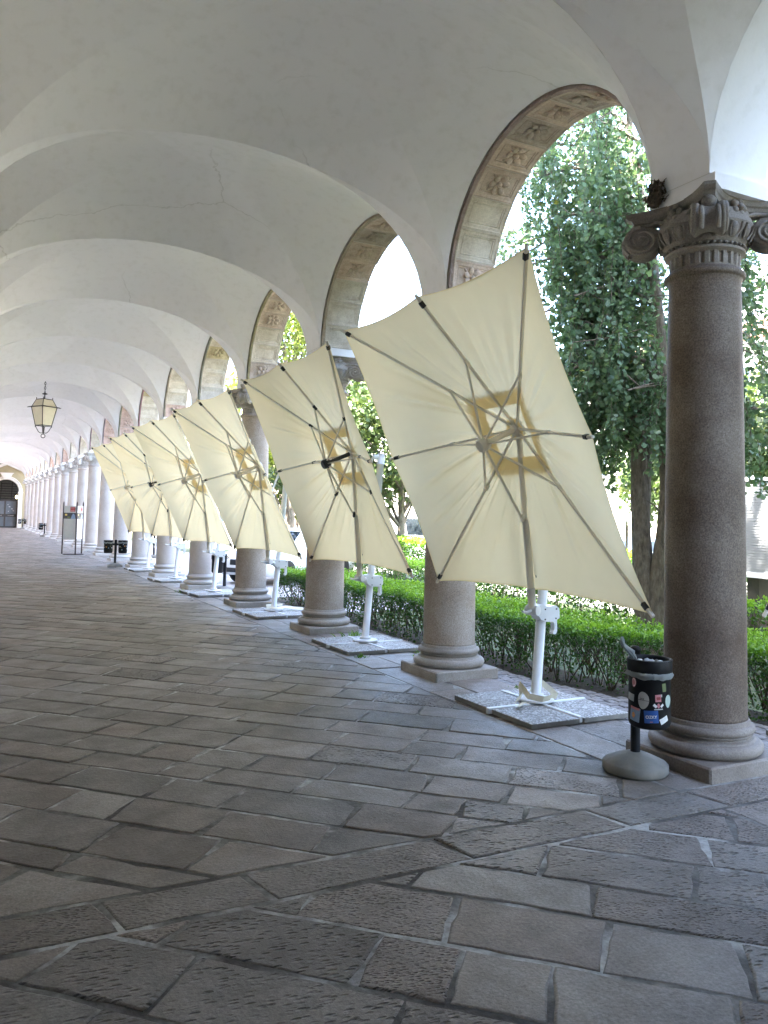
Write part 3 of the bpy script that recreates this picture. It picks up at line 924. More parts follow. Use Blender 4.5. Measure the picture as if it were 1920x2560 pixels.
# lantern
LX, LY = 1.98, 25.5
lan = thing('hanging_lantern', 'black iron lantern with cream glass hanging on a chain from the vault', 'lantern', (LX, LY, 0))
zt = Z0 + VH + VD - 0.03
BZ, TZ, RZ = 3.99, 4.53, 4.75
Lr = Matrix.Rotation(R(33), 4, 'Z')
def sq(h, z): return [Lr @ Vector((sx * h, sy * h, z)) for sx, sy in ((-1, -1), (1, -1), (1, 1), (-1, 1))]
fr = MB()
b_, t_, u_, v_ = sq(0.155, BZ), sq(0.245, TZ), sq(0.235, TZ + 0.02), sq(0.155, RZ)
for i in range(4):
    j = (i + 1) % 4
    for A in (b_, t_, v_): fr.obox(A[i], A[j], 0.022, 0.022)
    fr.obox(b_[i], t_[i], 0.022, 0.022); fr.obox(u_[i], v_[i], 0.018, 0.018)
    fr.obox(v_[i], v_[i] + Vector((0, 0, 0.06)), 0.02, 0.02)
    e0 = t_[i] + (t_[i] - Vector((0, 0, TZ))).normalized() * 0.11
    fr.obox(t_[i], e0 + Vector((0, 0, -0.02)), 0.03, 0.015)
    fr.obox(b_[i], b_[i] + Vector((0, 0, -0.05)), 0.02, 0.02)
fr.build('frame', M['dark_metal'], lan)
br = MB(); A0 = sq(0.25, TZ + 0.012); A1 = sq(0.315, TZ - 0.004)
br.grid([A0, A1], False, cv=True); br.grid([sq(0.25, TZ + 0.02), sq(0.315, TZ + 0.004)], False, cv=True, flip=True); br.build('brim', M['dark_metal'], lan)
g = MB()
for i in range(4):
    j = (i + 1) % 4
    g.face([g.vert(p_) for p_ in (b_[i], b_[j], t_[j], t_[i])])
g.face([g.vert(p_) for p_ in b_])
g.build('glass_body', M['lantern_glass'], lan)
g = MB()
for i in range(4):
    j = (i + 1) % 4
    g.face([g.vert(p_) for p_ in (u_[i], u_[j], v_[j], v_[i])])
g.face([g.vert(p_) for p_ in v_])
g.build('glass_roof', M['lantern_glass'], lan)
sc = MB()
for i in range(4):
    p0 = b_[i] + Vector((0, 0, -0.03)); c0 = Vector((0, 0, BZ - 0.22))
    pts = [p0.lerp(c0, t) + Vector((0, 0, -0.09 * sin(pi * t) + 0.02)) for t in [j / 10 for j in range(11)]]
    sc.tube(pts, 0.011, 6)
sc.tube([(0, 0, BZ), (0, 0, BZ - 0.25)], 0.016, 8)
sc.tube([(0.055 * cos(2 * pi * i / 16), 0, BZ - 0.30 + 0.055 * sin(2 * pi * i / 16)) for i in range(16)], 0.012, 6, closed=True)
sc.build('scroll_bracket', M['dark_metal'], lan)
ch = MB()
ch.tube([(0, 0, RZ), (0, 0, RZ + 0.24)], 0.016, 8); ch.lathe([(0.02, RZ + 0.14), (0.085, RZ + 0.165), (0.02, RZ + 0.20)], 14)
z = RZ + 0.24; i = 0
while z < zt:
    pl = []
    for k in range(12):
        a = 2 * pi * k / 12; w_ = 0.022 * cos(a); h_ = 0.042 * sin(a)
        pl.append(((w_ if i % 2 else 0), (0 if i % 2 else w_), z + 0.035 + h_))
    ch.tube(pl, 0.0075, 5, closed=True); z += 0.066; i += 1
ch.lathe([(0.05, zt + 0.05), (0.05, zt), (0.015, zt - 0.03)], 12)
ch.build('chain', M['dark_metal'], lan)
# ------------------------------------------------------------------ floor
rf = random.Random(21)
def clip(poly, nx, ny, d):
    out = []
    n = len(poly)
    for i in range(n):
        a, b = poly[i], poly[(i + 1) % n]
        da, db = a[0] * nx + a[1] * ny - d, b[0] * nx + b[1] * ny - d
        if da >= 0: out.append(a)
        if (da >= 0) != (db >= 0):
            t = da / (da - db); out.append((a[0] + (b[0] - a[0]) * t, a[1] + (b[1] - a[1]) * t))
    return out
def area(p): return 0.5 * sum(p[i][0] * p[(i + 1) % len(p)][1] - p[(i + 1) % len(p)][0] * p[i][1] for i in range(len(p)))
def slab(mb, poly, ham, tone=None, z=0.0, gap=0.008, lift=0.004, bev=0.013, wob=0.013):
    if len(poly) < 3: return
    if area(poly) < 0: poly = poly[::-1]
    if area(poly) < 0.006: return
    cx = sum(p_[0] for p_ in poly) / len(poly); cy = sum(p_[1] for p_ in poly) / len(poly)
    dist = math.hypot(cx, cy)
    step = 0.07 if dist < 7 else (0.16 if dist < 13 else 9.0)
    def inset(pl, g):
        q = pl; n = len(pl)
        for i in range(n):
            a, b = pl[i], pl[(i + 1) % n]
            L = math.hypot(b[0] - a[0], b[1] - a[1])
            if L < 1e-6: continue
            nx, ny = -(b[1] - a[1]) / L, (b[0] - a[0]) / L
            q = clip(q, nx, ny, a[0] * nx + a[1] * ny + g)
            if len(q) < 3: return []
        return q
    o = inset(poly, gap)
    if len(o) < 3 or area(o) < 0.004: return
    pts = []
    n = len(o)
    for i in range(n):
        a, b = o[i], o[(i + 1) % n]
        L = math.hypot(b[0] - a[0], b[1] - a[1])
        k = max(1, int(L / step))
        for j in range(k):
            t = j / k; pts.append((a[0] + (b[0] - a[0]) * t, a[1] + (b[1] - a[1]) * t))
    seed = rf.random() * 100
    P2 = []
    for (x, y) in pts:
        w1 = wob * mnoise.noise(Vector((x * 5, y * 5, seed))) + wob * 0.8 * mnoise.noise(Vector((x * 17, y * 17, seed)))
        w2 = wob * mnoise.noise(Vector((x * 5, y * 5, seed + 9)))
        dx, dy = x - cx, y - cy; L = math.hypot(dx, dy) + 1e-6
        P2.append((x + dx / L * w1 - dy / L * w2 * 0.4, y + dy / L * w1 + dx / L * w2 * 0.4))
    tn = rf.betavariate(2.2, 2.2) if tone is None else tone
    mb.cur = (tn, ham, rf.random(), 1)
    tilt = (rf.gauss(0, 0.004), rf.gauss(0, 0.004)); zz = z + rf.uniform(-0.5, 1) * lift
    def hz(x, y): return zz + tilt[0] * (x - cx) + tilt[1] * (y - cy)
    r0 = [mb.vert((x, y, z - 0.03)) for x, y in P2]
    r1 = [mb.vert((x, y, hz(x, y) - bev * 0.5)) for x, y in P2]
    r2_ = []
    for (x, y) in P2:
        dx, dy = cx - x, cy - y; L = math.hypot(dx, dy) + 1e-6
        r2_.append(mb.vert((x + dx / L * bev, y + dy / L * bev, hz(x, y))))
    n = len(P2)
    for i in range(n):
        j = (i + 1) % n
        mb.face((r0[i], r0[j], r1[j], r1[i])); mb.face((r1[i], r1[j], r2_[j], r2_[i]), True)
    mb.face(r2_)

fl = MB()
Q = math.sqrt(0.5)
s = -4.0 / 1.0
bounds = [4.37, 4.93, 5.37]
cuts = [-6.0]
while cuts[-1] < 76: cuts.append(cuts[-1] + rf.uniform(0.44, 0.58))
# measured course lines (x + y) near the camera replace the random ones
known = [2.75, 3.30, 3.84, 4.37, 4.65, 5.20, 5.70, 6.22, 6.62, 7.10, 7.63, 8.12]
cuts_n = [c for c in cuts if c < 3.2] + known[3:] + [c for c in cuts if c > 8.5]
cuts_s = [c for c in cuts if c < 2.4] + [2.75, 3.30, 3.84, 4.37, 4.94, 5.38, 5.92, 6.45, 6.98, 7.5]
def region(cuts_, hp, ham_p, ymin, ymax):
    for i in range(len(cuts_) - 1):
        c0, c1 = cuts_[i], cuts_[i + 1]
        if c1 < ymin - 1.0 or c0 > ymax + 5.0: continue
        d = -(ymax + 2) + rf.uniform(0, 0.6)
        while d < 6 - ymin:
            Ln = rf.uniform(0.66, 1.10) if rf.random() > 0.18 else rf.uniform(0.42, 0.62)
            d1 = d + Ln
            j0, j1 = rf.gauss(0, 0.018), rf.gauss(0, 0.018); e0, e1 = rf.uniform(0, 0.014), rf.uniform(0, 0.014)
            # x + y in [c0,c1], x - y in [d,d1]
            poly = [((c + q) / 2, (c - q) / 2) for c, q in ((c0 + e0 * rf.random(), d + j0), (c0 + e0 * rf.random(), d1 - j1), (c1 - e1 * rf.random(), d1 + j1), (c1 - e1 * rf.random(), d - j0))]
            for h in hp: 
                poly = clip(poly, *h)
                if len(poly) < 3: break
            if len(poly) >= 3:
                slab(fl, poly, (rf.uniform(0.6, 1.0) if rf.random() < ham_p else 0.0))
            d = d1
rf.seed(5)
region(cuts_n, [(0, 1, 3.585), (1, 0, -0.36), (-1, 0, -3.86), (0, -1, -(YE + 0.2))], 0.06, 3.585, YE)
region(cuts_s, [(0, -1, -3.275), (1, 0, -0.36), (-1, 0, -3.86), (0, 1, -9.0)], 0.75, -9.0, 3.275)
x = -0.36
while x < 4.76:                                 # transverse strip in front of the nearest column
    x1 = x + rf.uniform(0.55, 1.0)
    if x < 3.86 < x1 - 0.2: pass
    slab(fl, [(x, 3.285), (min(x1, 4.76), 3.285), (min(x1, 4.76) - 0.06, 3.575), (x - 0.06 if x > 0 else x, 3.575)], rf.choice((0.9, 0.8, 0.3)), 0.3 + rf.random() * 0.3)
    x = x1
for xa, xb in ((3.865, 4.245), (4.255, 4.765)):  # long border slabs along the columns
    y = -9.0
    while y < YE:
        y1 = y + rf.uniform(1.0, 1.6)
        for ya, yc in ((y, y1),):
            for lo_, hi_ in ((-99, 3.275), (3.585, 999)):
                a_, b2 = max(ya, lo_), min(yc, hi_)
                if b2 - a_ > 0.12: slab(fl, [(xa, a_), (xb, a_), (xb, b2), (xa, b2)], 0.12 if rf.random() < 0.6 else 0.5, 0.62 + rf.random() * 0.35)
        y = y1
fo = fl.build('floor', M['floor_stone']); tag(fo, kind='structure')
mo = MB()
mo.grid([[(-0.36, -9.2, -0.0045), (-0.36, YE + 0.4, -0.0045)], [(4.77, -9.2, -0.0045), (4.77, YE + 0.4, -0.0045)]], False, flip=True)
tag(mo.build('floor_joints', M['mortar']), kind='structure')

# cobbled strip between the columns and the hedge
cb = MB()
y = -4.0
while y < 14.6:
    hx = 5.12 if y > 6.6 else 5.12 + (6.6 - y) * 0.30
    x = 4.785; dy = rf.uniform(0.085, 0.11)
    while x < hx:
        dx = rf.uniform(0.08, 0.12)
        slab(cb, [(x, y), (x + dx, y + rf.uniform(-0.006, 0.006)), (x + dx, y + dy), (x, y + dy)], 0.3, None, -0.012, 0.005, 0.006, 0.014, 0.003)
        x += dx
    y += dy
tag(cb.build('cobbled_strip', M['cobble']), kind='structure')
# bed under the hedge
bd = MB()
rows = []
for y in [-6 + i * 0.25 for i in range(85)]:
    hx = 5.12 if y > 6.6 else 5.12 + (6.6 - y) * 0.30
    row = []
    for j in range(7):
        x = 4.77 + (hx + 1.25 - 4.77) * j / 6
        row.append((x, y, -0.035 if j < 2 else (-0.02 - 0.33 * max(0, (j - 4) / 2) + 0.015 * mnoise.noise(Vector((x * 4, y * 4, 0))))))
    rows.append(row)
bd.grid(rows, True, flip=True)
tag(bd.build('planting_bed', M['soil']), kind='structure')
# ground sheet of the court
gd = MB()
gd.grid([[(5.0, -80, -0.36), (5.0, 260, -0.36)], [(220, -80, -0.36), (220, 260, -0.36)]], False, flip=True)
tag(gd.build('lawn', M['lawn']), kind='structure')
yd = MB()
yd.grid([[(4.77, 14.9, -0.012), (4.77, 72, -0.012)], [(5.0, 14.9, -0.02), (5.0, 72, -0.02)], [(5.8, 14.9, -0.35), (5.8, 72, -0.35)], [(9.6, 14.9, -0.35), (9.6, 72, -0.35)]], False, flip=True)
tag(yd.build('yard', M['yard_stone']), kind='structure')
rd = MB()
rd.grid([[(12.6, 9, -0.352), (12.6, 69, -0.352)], [(33.5, 9, -0.352), (33.5, 69, -0.352)]], False, flip=True)
tag(rd.build('court_road', M['gravel_stone']), kind='structure')
gb = MB(); gb.grid([[(-60, -80, -0.6), (-60, 260, -0.6)], [(5.0, -80, -0.6), (5.0, 260, -0.6)]], False, flip=True)
tag(gb.build('ground', M['soil']), kind='structure')

# ------------------------------------------------------------------ parasols
BX, BY = 4.38, 5.64                       # post foot of the first one
T0 = math.atan2(0.4113, 0.9115)
Vd = Vector((sin(T0), 0, -cos(T0))); Ud = Vector((0, 1, 0)); Od = Vector((cos(T0), 0, sin(T0)))
SC = 0.97
CC = Vector((3.74 * SC - BX, 5.665 * SC - BY, 1.6 + (2.17 - 1.6) * SC))     # centre of the rim rectangle, local
PIV = Vector((4.335 * SC - BX, 5.64 * SC - BY, 1.6 + (0.82 - 1.6) * SC))
HA, HB, AP = 1.435 * SC, 1.33 * SC, 0.50 * SC
def cp(a, b, c): return CC + Ud * a + Vd * b + Od * c
HUB = cp(0, 0, AP)
def rib_end(a, b): return cp(a, b, 0)
def canopy_surface(mb, k0, k1, seed, n=26, mseg=34, lift=0.0, sag=0.038):
    """cloth between radial factors k0..k1 measured from hub (0) to rim (1)"""
    rim = [(HA, HB), (0, HB), (-HA, HB), (-HA, 0), (-HA, -HB), (0, -HB), (HA, -HB), (HA, 0)]
    rg = random.Random(seed)
    for i in range(8):
        A = rim[i]; B_ = rim[(i + 1) % 8]
        fold = [(rg.uniform(0.05, 0.95), rg.uniform(0.012, 0.045), rg.uniform(-1, 1) * 0.023) for _ in range(13)]
        rows = []
        for q in range(n + 1):
            k = k0 + (k1 - k0) * q / n
            row = []
            for j in range(mseg + 1):
                t = j / mseg
                a = A[0] + (B_[0] - A[0]) * t; b = A[1] + (B_[1] - A[1]) * t
                s4 = 4 * t * (1 - t)
                kk = k * (1 - sag * s4 * k)
                out = AP * (1 - k) + lift
                bulge = -0.020 * s4 * sin(pi * min(1, k)) 
                wr = sum(h * math.exp(-((t - f0 - 0.04 * sin(k * 5 + f0 * 9)) / wd) ** 2) for f0, wd, h in fold) * max(0, sin(pi * min(1, (k - 0.12) / 0.85))) 
                if b > 0: out += (0.015 + 0.075 * k) * math.exp(-(a * kk / 0.42) ** 2) * min(1, k * 3)
                row.append(cp(a * kk, b * kk, out + bulge + wr))
            rows.append(row)
        mb.grid(rows, True)

def make_parasol():
    r = thing('cantilever_parasol', 'parasol', 'parasol')
    q = MB()                                # cross-shaped foot lying between the slabs
    for (lo_, hi_) in (((-0.545, -0.085, 0.008), (-0.02, -0.047, 0.058)), ((-0.02, -0.085, 0.008), (0.48, -0.047, 0.0585)),
                       ((-0.04, -0.595, 0.008), (-0.001, -0.087, 0.059)), ((-0.04, -0.045, 0.008), (-0.001, 0.46, 0.059))):
        q.box(lo_, hi_, bev=0.006)
    q.lathe([(0.15, 0.060), (0.155, 0.070), (0.15, 0.080), (0.06, 0.088)], 28)
    q.build('cross_foot', M['white_metal'], r)
    q = MB()
    top = Vector((0.178, 0.02, 2.36))
    q.tube([(0, 0, 0.085), top * 0.5 + Vector((0, 0, 0.02)), top], 0.043, 20)
    q.lathe([(0.07, 0.088), (0.066, 0.11), (0.046, 0.12)], 20)
    po = q.build('post', M['white_metal'], r)
    q = MB(); ax = (top - Vector((0, 0, 0.085))).normalized()
    q.tube([top - ax * 0.12, top - ax * 0.005, top + ax * 0.015], [0.048, 0.048, 0.040], 20)
    q.obox(top - ax * 0.03 + Vector((-0.12, 0, -0.01)), top - ax * 0.03 + Vector((0.0, 0, 0.012)), 0.05, 0.05, bev=0.01)
    q.build('post_cap', M['white_metal'], po)
    # sliding clamp: side plates, trigger handle, crank
    q = MB()
    out = [(-0.085, 0.035), (-0.07, 0.055), (-0.03, 0.062), (0.02, 0.042), (0.09, 0.048), (0.125, 0.045), (0.150, 0.025), (0.155, -0.01), (0.155, -0.17), (0.145, -0.195), (0.12, -0.20),
           (0.113, -0.185), (0.125, -0.16), (0.125, -0.10), (0.105, -0.082), (0.06, -0.088), (0.0, -0.085), (-0.04, -0.068), (-0.075, -0.03)]
    q.prism(out[:8] + [(0.155, -0.06), (0.10, -0.085)] + out[15:], 0.112, Matrix.Translation((0.048, 0.056, 0.81)) @ Matrix.Rotation(R(90), 4, 'X'))
    cl = q.build('slider_clamp', M['white_metal'], r)
    q = MB()
    hd = [(0.095, -0.08), (0.152, -0.05), (0.157, -0.17), (0.145, -0.198), (0.118, -0.20), (0.112, -0.185), (0.124, -0.165), (0.124, -0.105)]
    q.prism(hd, 0.05, Matrix.Translation((0.048, 0.025, 0.81)) @ Matrix.Rotation(R(90), 4, 'X'))
    q.build('trigger_handle', M['white_metal'], cl)
    q = MB()
    for y in (-0.06, 0.06):
        for (x, z) in ((0.0, 0.02), (0.0, -0.065), (0.12, 0.02), (0.115, -0.06)):
            q.tube([(0.048 + x, y * 0.92, 0.81 + z), (0.048 + x, y, 0.81 + z)], 0.007, 8)
    q.build('bolt', M['dark_metal'], cl)
    q = MB()
    q.obox(Vector((-0.03, -0.02, 0.80)), PIV, 0.085, 0.06, up=(0, 0, 1), bev=0.02)
    q.tube([PIV + Vector((0.02, -0.05, 0)), PIV + Vector((-0.02, 0.05, 0))], 0.042, 18)
    q.build('pivot', M['white_metal'], cl)
    q = MB()
    q.tube([PIV + Vector((-0.03, -0.02, 0.0)), PIV + Vector((-0.10, -0.05, -0.01)), PIV + Vector((-0.17, -0.09, 0.005))], [0.013, 0.012, 0.010], 8)
    q.build('crank_lever', M['white_metal'], cl)
    # upper group (tilts about the pivot)
    up = []
    q = MB(); mid = PIV.lerp(HUB, 0.50)
    q.tube([PIV, PIV.lerp(HUB, 0.12)], 0.034, 16); q.tube([PIV.lerp(HUB, 0.08), mid], 0.029, 16)
    q.tube([mid, HUB.lerp(PIV, 0.02)], 0.025, 16)
    up.append(q.build('arm', M['beige_metal'], r))
    q = MB(); q.tube([top - ax * 0.03 + Vector((-0.11, 0, 0)), PIV.lerp(HUB, 0.56)], 0.017, 10)
    q.build('link_rod', M['white_metal'], r)
    q = MB(); Mh = Matrix((Ud, Vd, Od)).transposed().to_4x4(); Mh.translation = HUB
    q.lathe([(0.02, -0.055), (0.05, -0.05), (0.055, -0.02), (0.055, 0.02), (0.04, 0.035)], 20, mat=Mh)
    for i in range(8):
        a = pi / 4 * i; q.obox(HUB + (Ud * cos(a) + Vd * sin(a)) * 0.04 - Od * 0.02, HUB + (Ud * cos(a) + Vd * sin(a)) * 0.085 - Od * 0.02, 0.028, 0.04, up=Od)
    up.append(q.build('hub', M['beige_metal'], r))
    RUN = cp(0, 0, 0.10)
    q = MB(); Mr = Matrix((Ud, Vd, Od)).transposed().to_4x4(); Mr.translation = RUN
    q.lathe([(0.045, -0.045), (0.055, -0.035), (0.055, 0.0), (0.06, 0.012), (0.045, 0.05)], 20, mat=Mr)
    q.tube([RUN, HUB], 0.024, 14)
    rn = q.build('lower_hub', M['beige_metal'], r); up.append(rn)
    rim = [(HA, HB), (-HA, HB), (-HA, 0), (-HA, -HB), (0, -HB), (HA, -HB), (HA, 0)]
    for (a, b) in rim + [(0, HB)]:
        E_ = rib_end(a, b); Lr_ = math.hypot(a, b); f = 0.67 / Lr_
        J = HUB.lerp(E_, f) - Od * 0.02
        side = Vector((0, 0, 0))
        if (a, b) != (0, HB):
            q = MB()
            inn = -Od * 0.014
            q.obox(HUB.lerp(E_, 0.02) + inn, E_.lerp(HUB, 0.02) + inn, 0.017, 0.026, up=Od, bev=0.003)
            rb = q.build('rib', M['beige_metal'], r); up.append(rb)
            q = MB(); dirv = (E_ - HUB).normalized()
            q.obox(E_ - dirv * 0.10 + inn, E_ - dirv * 0.045 + inn, 0.030, 0.042, up=Od, bev=0.004)
            q.build('end_cap', M['black_plastic'], rb)
            q = MB(); q.obox(E_ - dirv * 0.05 + inn, E_ + dirv * 0.025 + inn, 0.022, 0.03, up=Od, bev=0.006); q.build('rib_tip', M['beige_metal'], rb)
        else:
            J = PIV.lerp(HUB, 0.50) + Vector((-0.035, 0, 0))
        q = MB()
        q.obox(RUN + (J - RUN).normalized() * 0.05, J, 0.013, 0.022, up=Od, bev=0.003)
        stt = q.build('strut', M['beige_metal'], r); up.append(stt)
        q = MB(); dj = (E_ - HUB).normalized()
        q.obox(J - dj * 0.035 + Od * 0.012, J + dj * 0.035 + Od * 0.012, 0.030, 0.05, up=Od, bev=0.010)
        q.build('joint', M['beige_metal'], stt)
    q = MB(); canopy_surface(q, 0.25, 1.0, 5)
    # hem along the scalloped edge
    can = q.build('canopy', M['cream_cloth'], r); up.append(can)
    q = MB(); canopy_surface(q, 0.996, 1.004, 5, 1, 34, -0.003); q.build('edge_hem', M['tan_cloth'], can)
    q = MB(); canopy_surface(q, 0.0, 0.285, 8, 8, 14, 0.028, 0.06); q.build('vent_cap', M['cream_cloth'], can)
    q = MB(); canopy_surface(q, 0.178, 0.254, 5, 4, 14, -0.004, 0.08); q.build('vent_border', M['tan_cloth'], can)
    q = MB(); rows = []
    for k in (0.3, 1.0):
        rows.append([HUB + (Ud * cos(t) + Vd * sin(t)) * (0.098 + 0.014 * abs(cos(4 * t))) * k - Od * (0.012 + 0.03 * k) for t in [2 * pi * i / 48 for i in range(48)]])
    q.grid(rows, True, cv=True); q.build('hub_patch', M['tan_cloth'], can)
    q = MB(); q.obox(PIV.lerp(HUB, 0.18) + Vector((0.045, -0.03, 0)), PIV.lerp(HUB, 0.52) + Vector((0.045, -0.03, 0)), 0.012, 0.012); up.append(q.build('zip_edge', M['rust_brown'], r))
    return r, [u.name for u in up]

para, upn = make_parasol()
upn = [n.split('.')[0] for n in upn]
UPKINDS = {'arm', 'hub', 'lower_hub', 'rib', 'strut', 'canopy', 'zip_edge'}
pose = [(0.027, 0.016, 0.009, 0.004), (0.085, 0.190, -0.010, 0.006), (0.085, 0.260, 0.039, 0.047), (0.046, 0.352, 0.038, 0.076),
        (0.054, 0.349, 0.013, 0.075), (0.10, 0.50, 0.016, 0.068)]
plab = ['largest cream parasol tipped on its side, nearest the column with the litter bin',
        'cream parasol with black rib joints, second in the row, tipped on its side',
        'third cream parasol in the row, its folded-down canopy overlapping the second',
        'fourth cream parasol in the row, with pale metal rib joints and a white edge',
        'fifth cream parasol in the row, with black joints, between two smaller-looking ones',
        'farthest cream parasol of the tipped row, leftmost in the picture']
paras = []
for i, (dx, dy, ti, yw) in enumerate(pose):
    paras.append(para if i == 0 else copy_tree(para))
for i, (dx, dy, ti, yw) in enumerate(pose):
    o = paras[i]
    o.location = (BX + dx, BY + dy + i * P, 0.0)
    o.rotation_euler = (0, 0, yw)
    tag(o, plab[i], 'parasol', 'tilted cream parasols along the columns')
    Rm = Matrix.Translation(PIV) @ Matrix.Rotation(-ti, 4, 'Y') @ Matrix.Translation(-PIV)
    for c_ in kids(o):
        if c_.name.split('.')[0] in UPKINDS: c_.matrix_local = Rm
        if i in (1, 4):                     # these two have black plastic joints
            nm = c_.name.split('.')[0]
            if nm in ('strut',):
                for s_ in kids(c_):
                    me = s_.data.copy() if True else s_.data
                    me.materials[0] = M['black_plastic']; s_.data = me
    if i in (1, 4):
        for c_ in kids(o):
            if c_.name.split('.')[0] == 'lower_hub':
                me = c_.data.copy(); me.materials[0] = M['black_plastic']; c_.data = me

# ballast slabs on the feet
def slab_mesh():
    q = MB(); q.box((-0.235, -0.26, 0), (0.235, 0.26, 0.042), bev=0.004)
    return q
sl0 = None
where = ['near corner on the corridor side', 'far corner on the corridor side', 'near corner on the garden side', 'far corner on the garden side']
whichp = ['nearest parasol', 'second parasol', 'third parasol', 'fourth parasol', 'fifth parasol', 'sixth parasol']
def slabs_at(loc, rz, names, lab, skip=()):
    global sl0
    for j, (sx, sy) in enumerate(((-1, -1), (-1, 1), (1, -1), (1, 1))):
        if j in skip: continue
        if sl0 is None:
            s_ = slab_mesh().build('ballast_slab', [M['aggregate'], M['concrete']]); sl0 = s_
            for pl in s_.data.polygons: pl.material_index = 0 if pl.normal.z > 0.5 else 1
        else:
            s_ = sl0.copy(); col.objects.link(s_)
        off = Vector((sx * 0.258 - 0.02, sy * 0.283 - 0.066, 0.006))
        off.rotate(Matrix.Rotation(rz, 3, 'Z'))
        s_.location = Vector(loc) + off; s_.rotation_euler = (0, 0, rz)
        tag(s_, 'speckled slab under the ' + lab + ', ' + where[j], 'paving slab', 'ballast slabs under the parasols')
for i, (dx, dy, ti, yw) in enumerate(pose):
    slabs_at((BX + dx, BY + dy + i * P, 0.0), yw, None, whichp[i])

# closed parasol whose foot corner and one rib tip enter the frame at the right edge
cpn = thing('closed_parasol', 'folded parasol beyond the nearest column, only a rib tip and foot corner in view', 'parasol', (6.02, 3.72, -0.01))
q = MB(); q.tube([(0, 0, 0.05), (0, 0, 2.3)], 0.043, 14); q.build('post', M['white_metal'], cpn)
q = MB(); q.box((-0.5, -0.03, 0.015), (0.5, 0.03, 0.066)); q.box((-0.03, -0.5, 0.015), (0.03, 0.5, 0.067)); q.build('cross_foot', M['white_metal'], cpn)
q = MB(); rows = []
for z, r_ in ((0.75, 0.16), (1.0, 0.17), (1.6, 0.13), (2.3, 0.07), (2.5, 0.03)):
    rows.append([(-0.15 + (r_ + 0.03 * (i % 2)) * cos(2 * pi * i / 16), (r_ + 0.03 * (i % 2)) * sin(2 * pi * i / 16), z) for i in range(16)])
q.grid(rows, False, cv=True, flip=True); q.build('folded_canopy', M['cream_cloth'], cpn)
q = MB(); A_ = Vector((-0.10, -0.02, 2.3)); B_ = Vector((5.475 - 6.02, 4.255 - 3.72, 0.90)); d_ = (B_ - A_).normalized()
q.obox(A_, B_ - d_ * 0.09, 0.02, 0.026); rbn = q.build('rib', M['beige_metal'], cpn)
q = MB(); q.obox(B_ - d_ * 0.12, B_ - d_ * 0.06, 0.032, 0.04, bev=0.004); q.build('end_cap', M['black_plastic'], rbn)
q = MB(); q.obox(B_ - d_ * 0.06, B_, 0.022, 0.03, bev=0.005); q.build('rib_tip', M['beige_metal'], rbn)
slabs_at((6.02, 3.79, -0.01), 0.0, None, 'folded parasol')

# cream tape wound round the first foot, cloth strip on the third
tp = MB()
def ribbon(pts, wv):
    tp.grid([[Vector(p_) for p_ in pts], [Vector(p_) + Vector(wv) for p_ in pts]], False)
ribbon([(-0.30, -0.11, 0.075), (-0.17, -0.02, 0.10), (-0.15, 0.05, 0.175), (-0.13, -0.06, 0.09), (-0.05, -0.15, 0.078), (0.02, -0.165, 0.09), (0.05, -0.13, 0.10), (0.12, -0.12, 0.085), (0.17, 0.02, 0.10), (0.12, 0.10, 0.16), (0.02, 0.12, 0.10)], (0.008, -0.02, 0.05))
ribbon([(-0.16, 0.02, 0.075), (-0.10, 0.10, 0.15), (-0.02, 0.12, 0.09)], (0.0, -0.03, 0.045))
ribbon([(-0.20, -0.08, 0.078), (-0.34, -0.17, 0.072)], (0.015, -0.045, 0.006))
tag(tp.build('cloth_tape', M['cream_tape'], None, (BX + 0.027, BY + 0.016, 0.0)), 'loose cream tape wound round the foot of the nearest parasol post', 'tape')
tp = MB()
ribbon([(-0.15, -0.05, 0.10), (0.0, -0.16, 0.09), (0.15, -0.10, 0.10), (0.30, -0.12, 0.08), (0.42, -0.2, 0.075)], (0.02, 0.06, 0.03))
ribbon([(-0.13, 0.03, 0.12), (0.0, 0.12, 0.11), (0.14, 0.02, 0.12)], (0.02, 0.04, 0.03))
tag(tp.build('cloth_tape', M['cream_tape'], None, (BX + 0.103, BY + 0.273 + 2 * P, 0.0)), 'crumpled beige cloth strip lying round the foot of the third parasol post', 'tape')
# ------------------------------------------------------------------ litter bins
def patch(mb, R_, a0, a1, z0, z1, tilt=0.0, shape='rect', n=10):
    """sticker lying on a cylinder of radius R_"""
    am, zm = (a0 + a1) / 2, (z0 + z1) / 2
    if shape == 'rect':
        rows = []
        for i in range(n + 1):
            row = []
            for j in (0, 1):
                s_ = (a0 + (a1 - a0) * i / n - am) * R_; h = (z0, z1)[j] - zm
                s2, h2 = s_ * cos(tilt) - h * sin(tilt), s_ * sin(tilt) + h * cos(tilt)
                row.append((R_ * cos(am + s2 / R_), R_ * sin(am + s2 / R_), zm + h2))
            rows.append(row)
        mb.grid(rows, True)
    else:
        c = mb.vert((R_ * cos(am), R_ * sin(am), zm)); k = 24; ids = []
        for i in range(k):
            t = 2 * pi * i / k
            e = 1 + 0.04 * sin(3 * t + 1)
            s_, h = (a1 - a0) / 2 * R_ * cos(t) * e, (z1 - z0) / 2 * sin(t) * e
            ids.append(mb.vert((R_ * cos(am + s_ / R_), R_ * sin(am + s_ / R_), zm + h)))
        for i in range(k): mb.face((c, ids[i], ids[(i + 1) % k]), True)

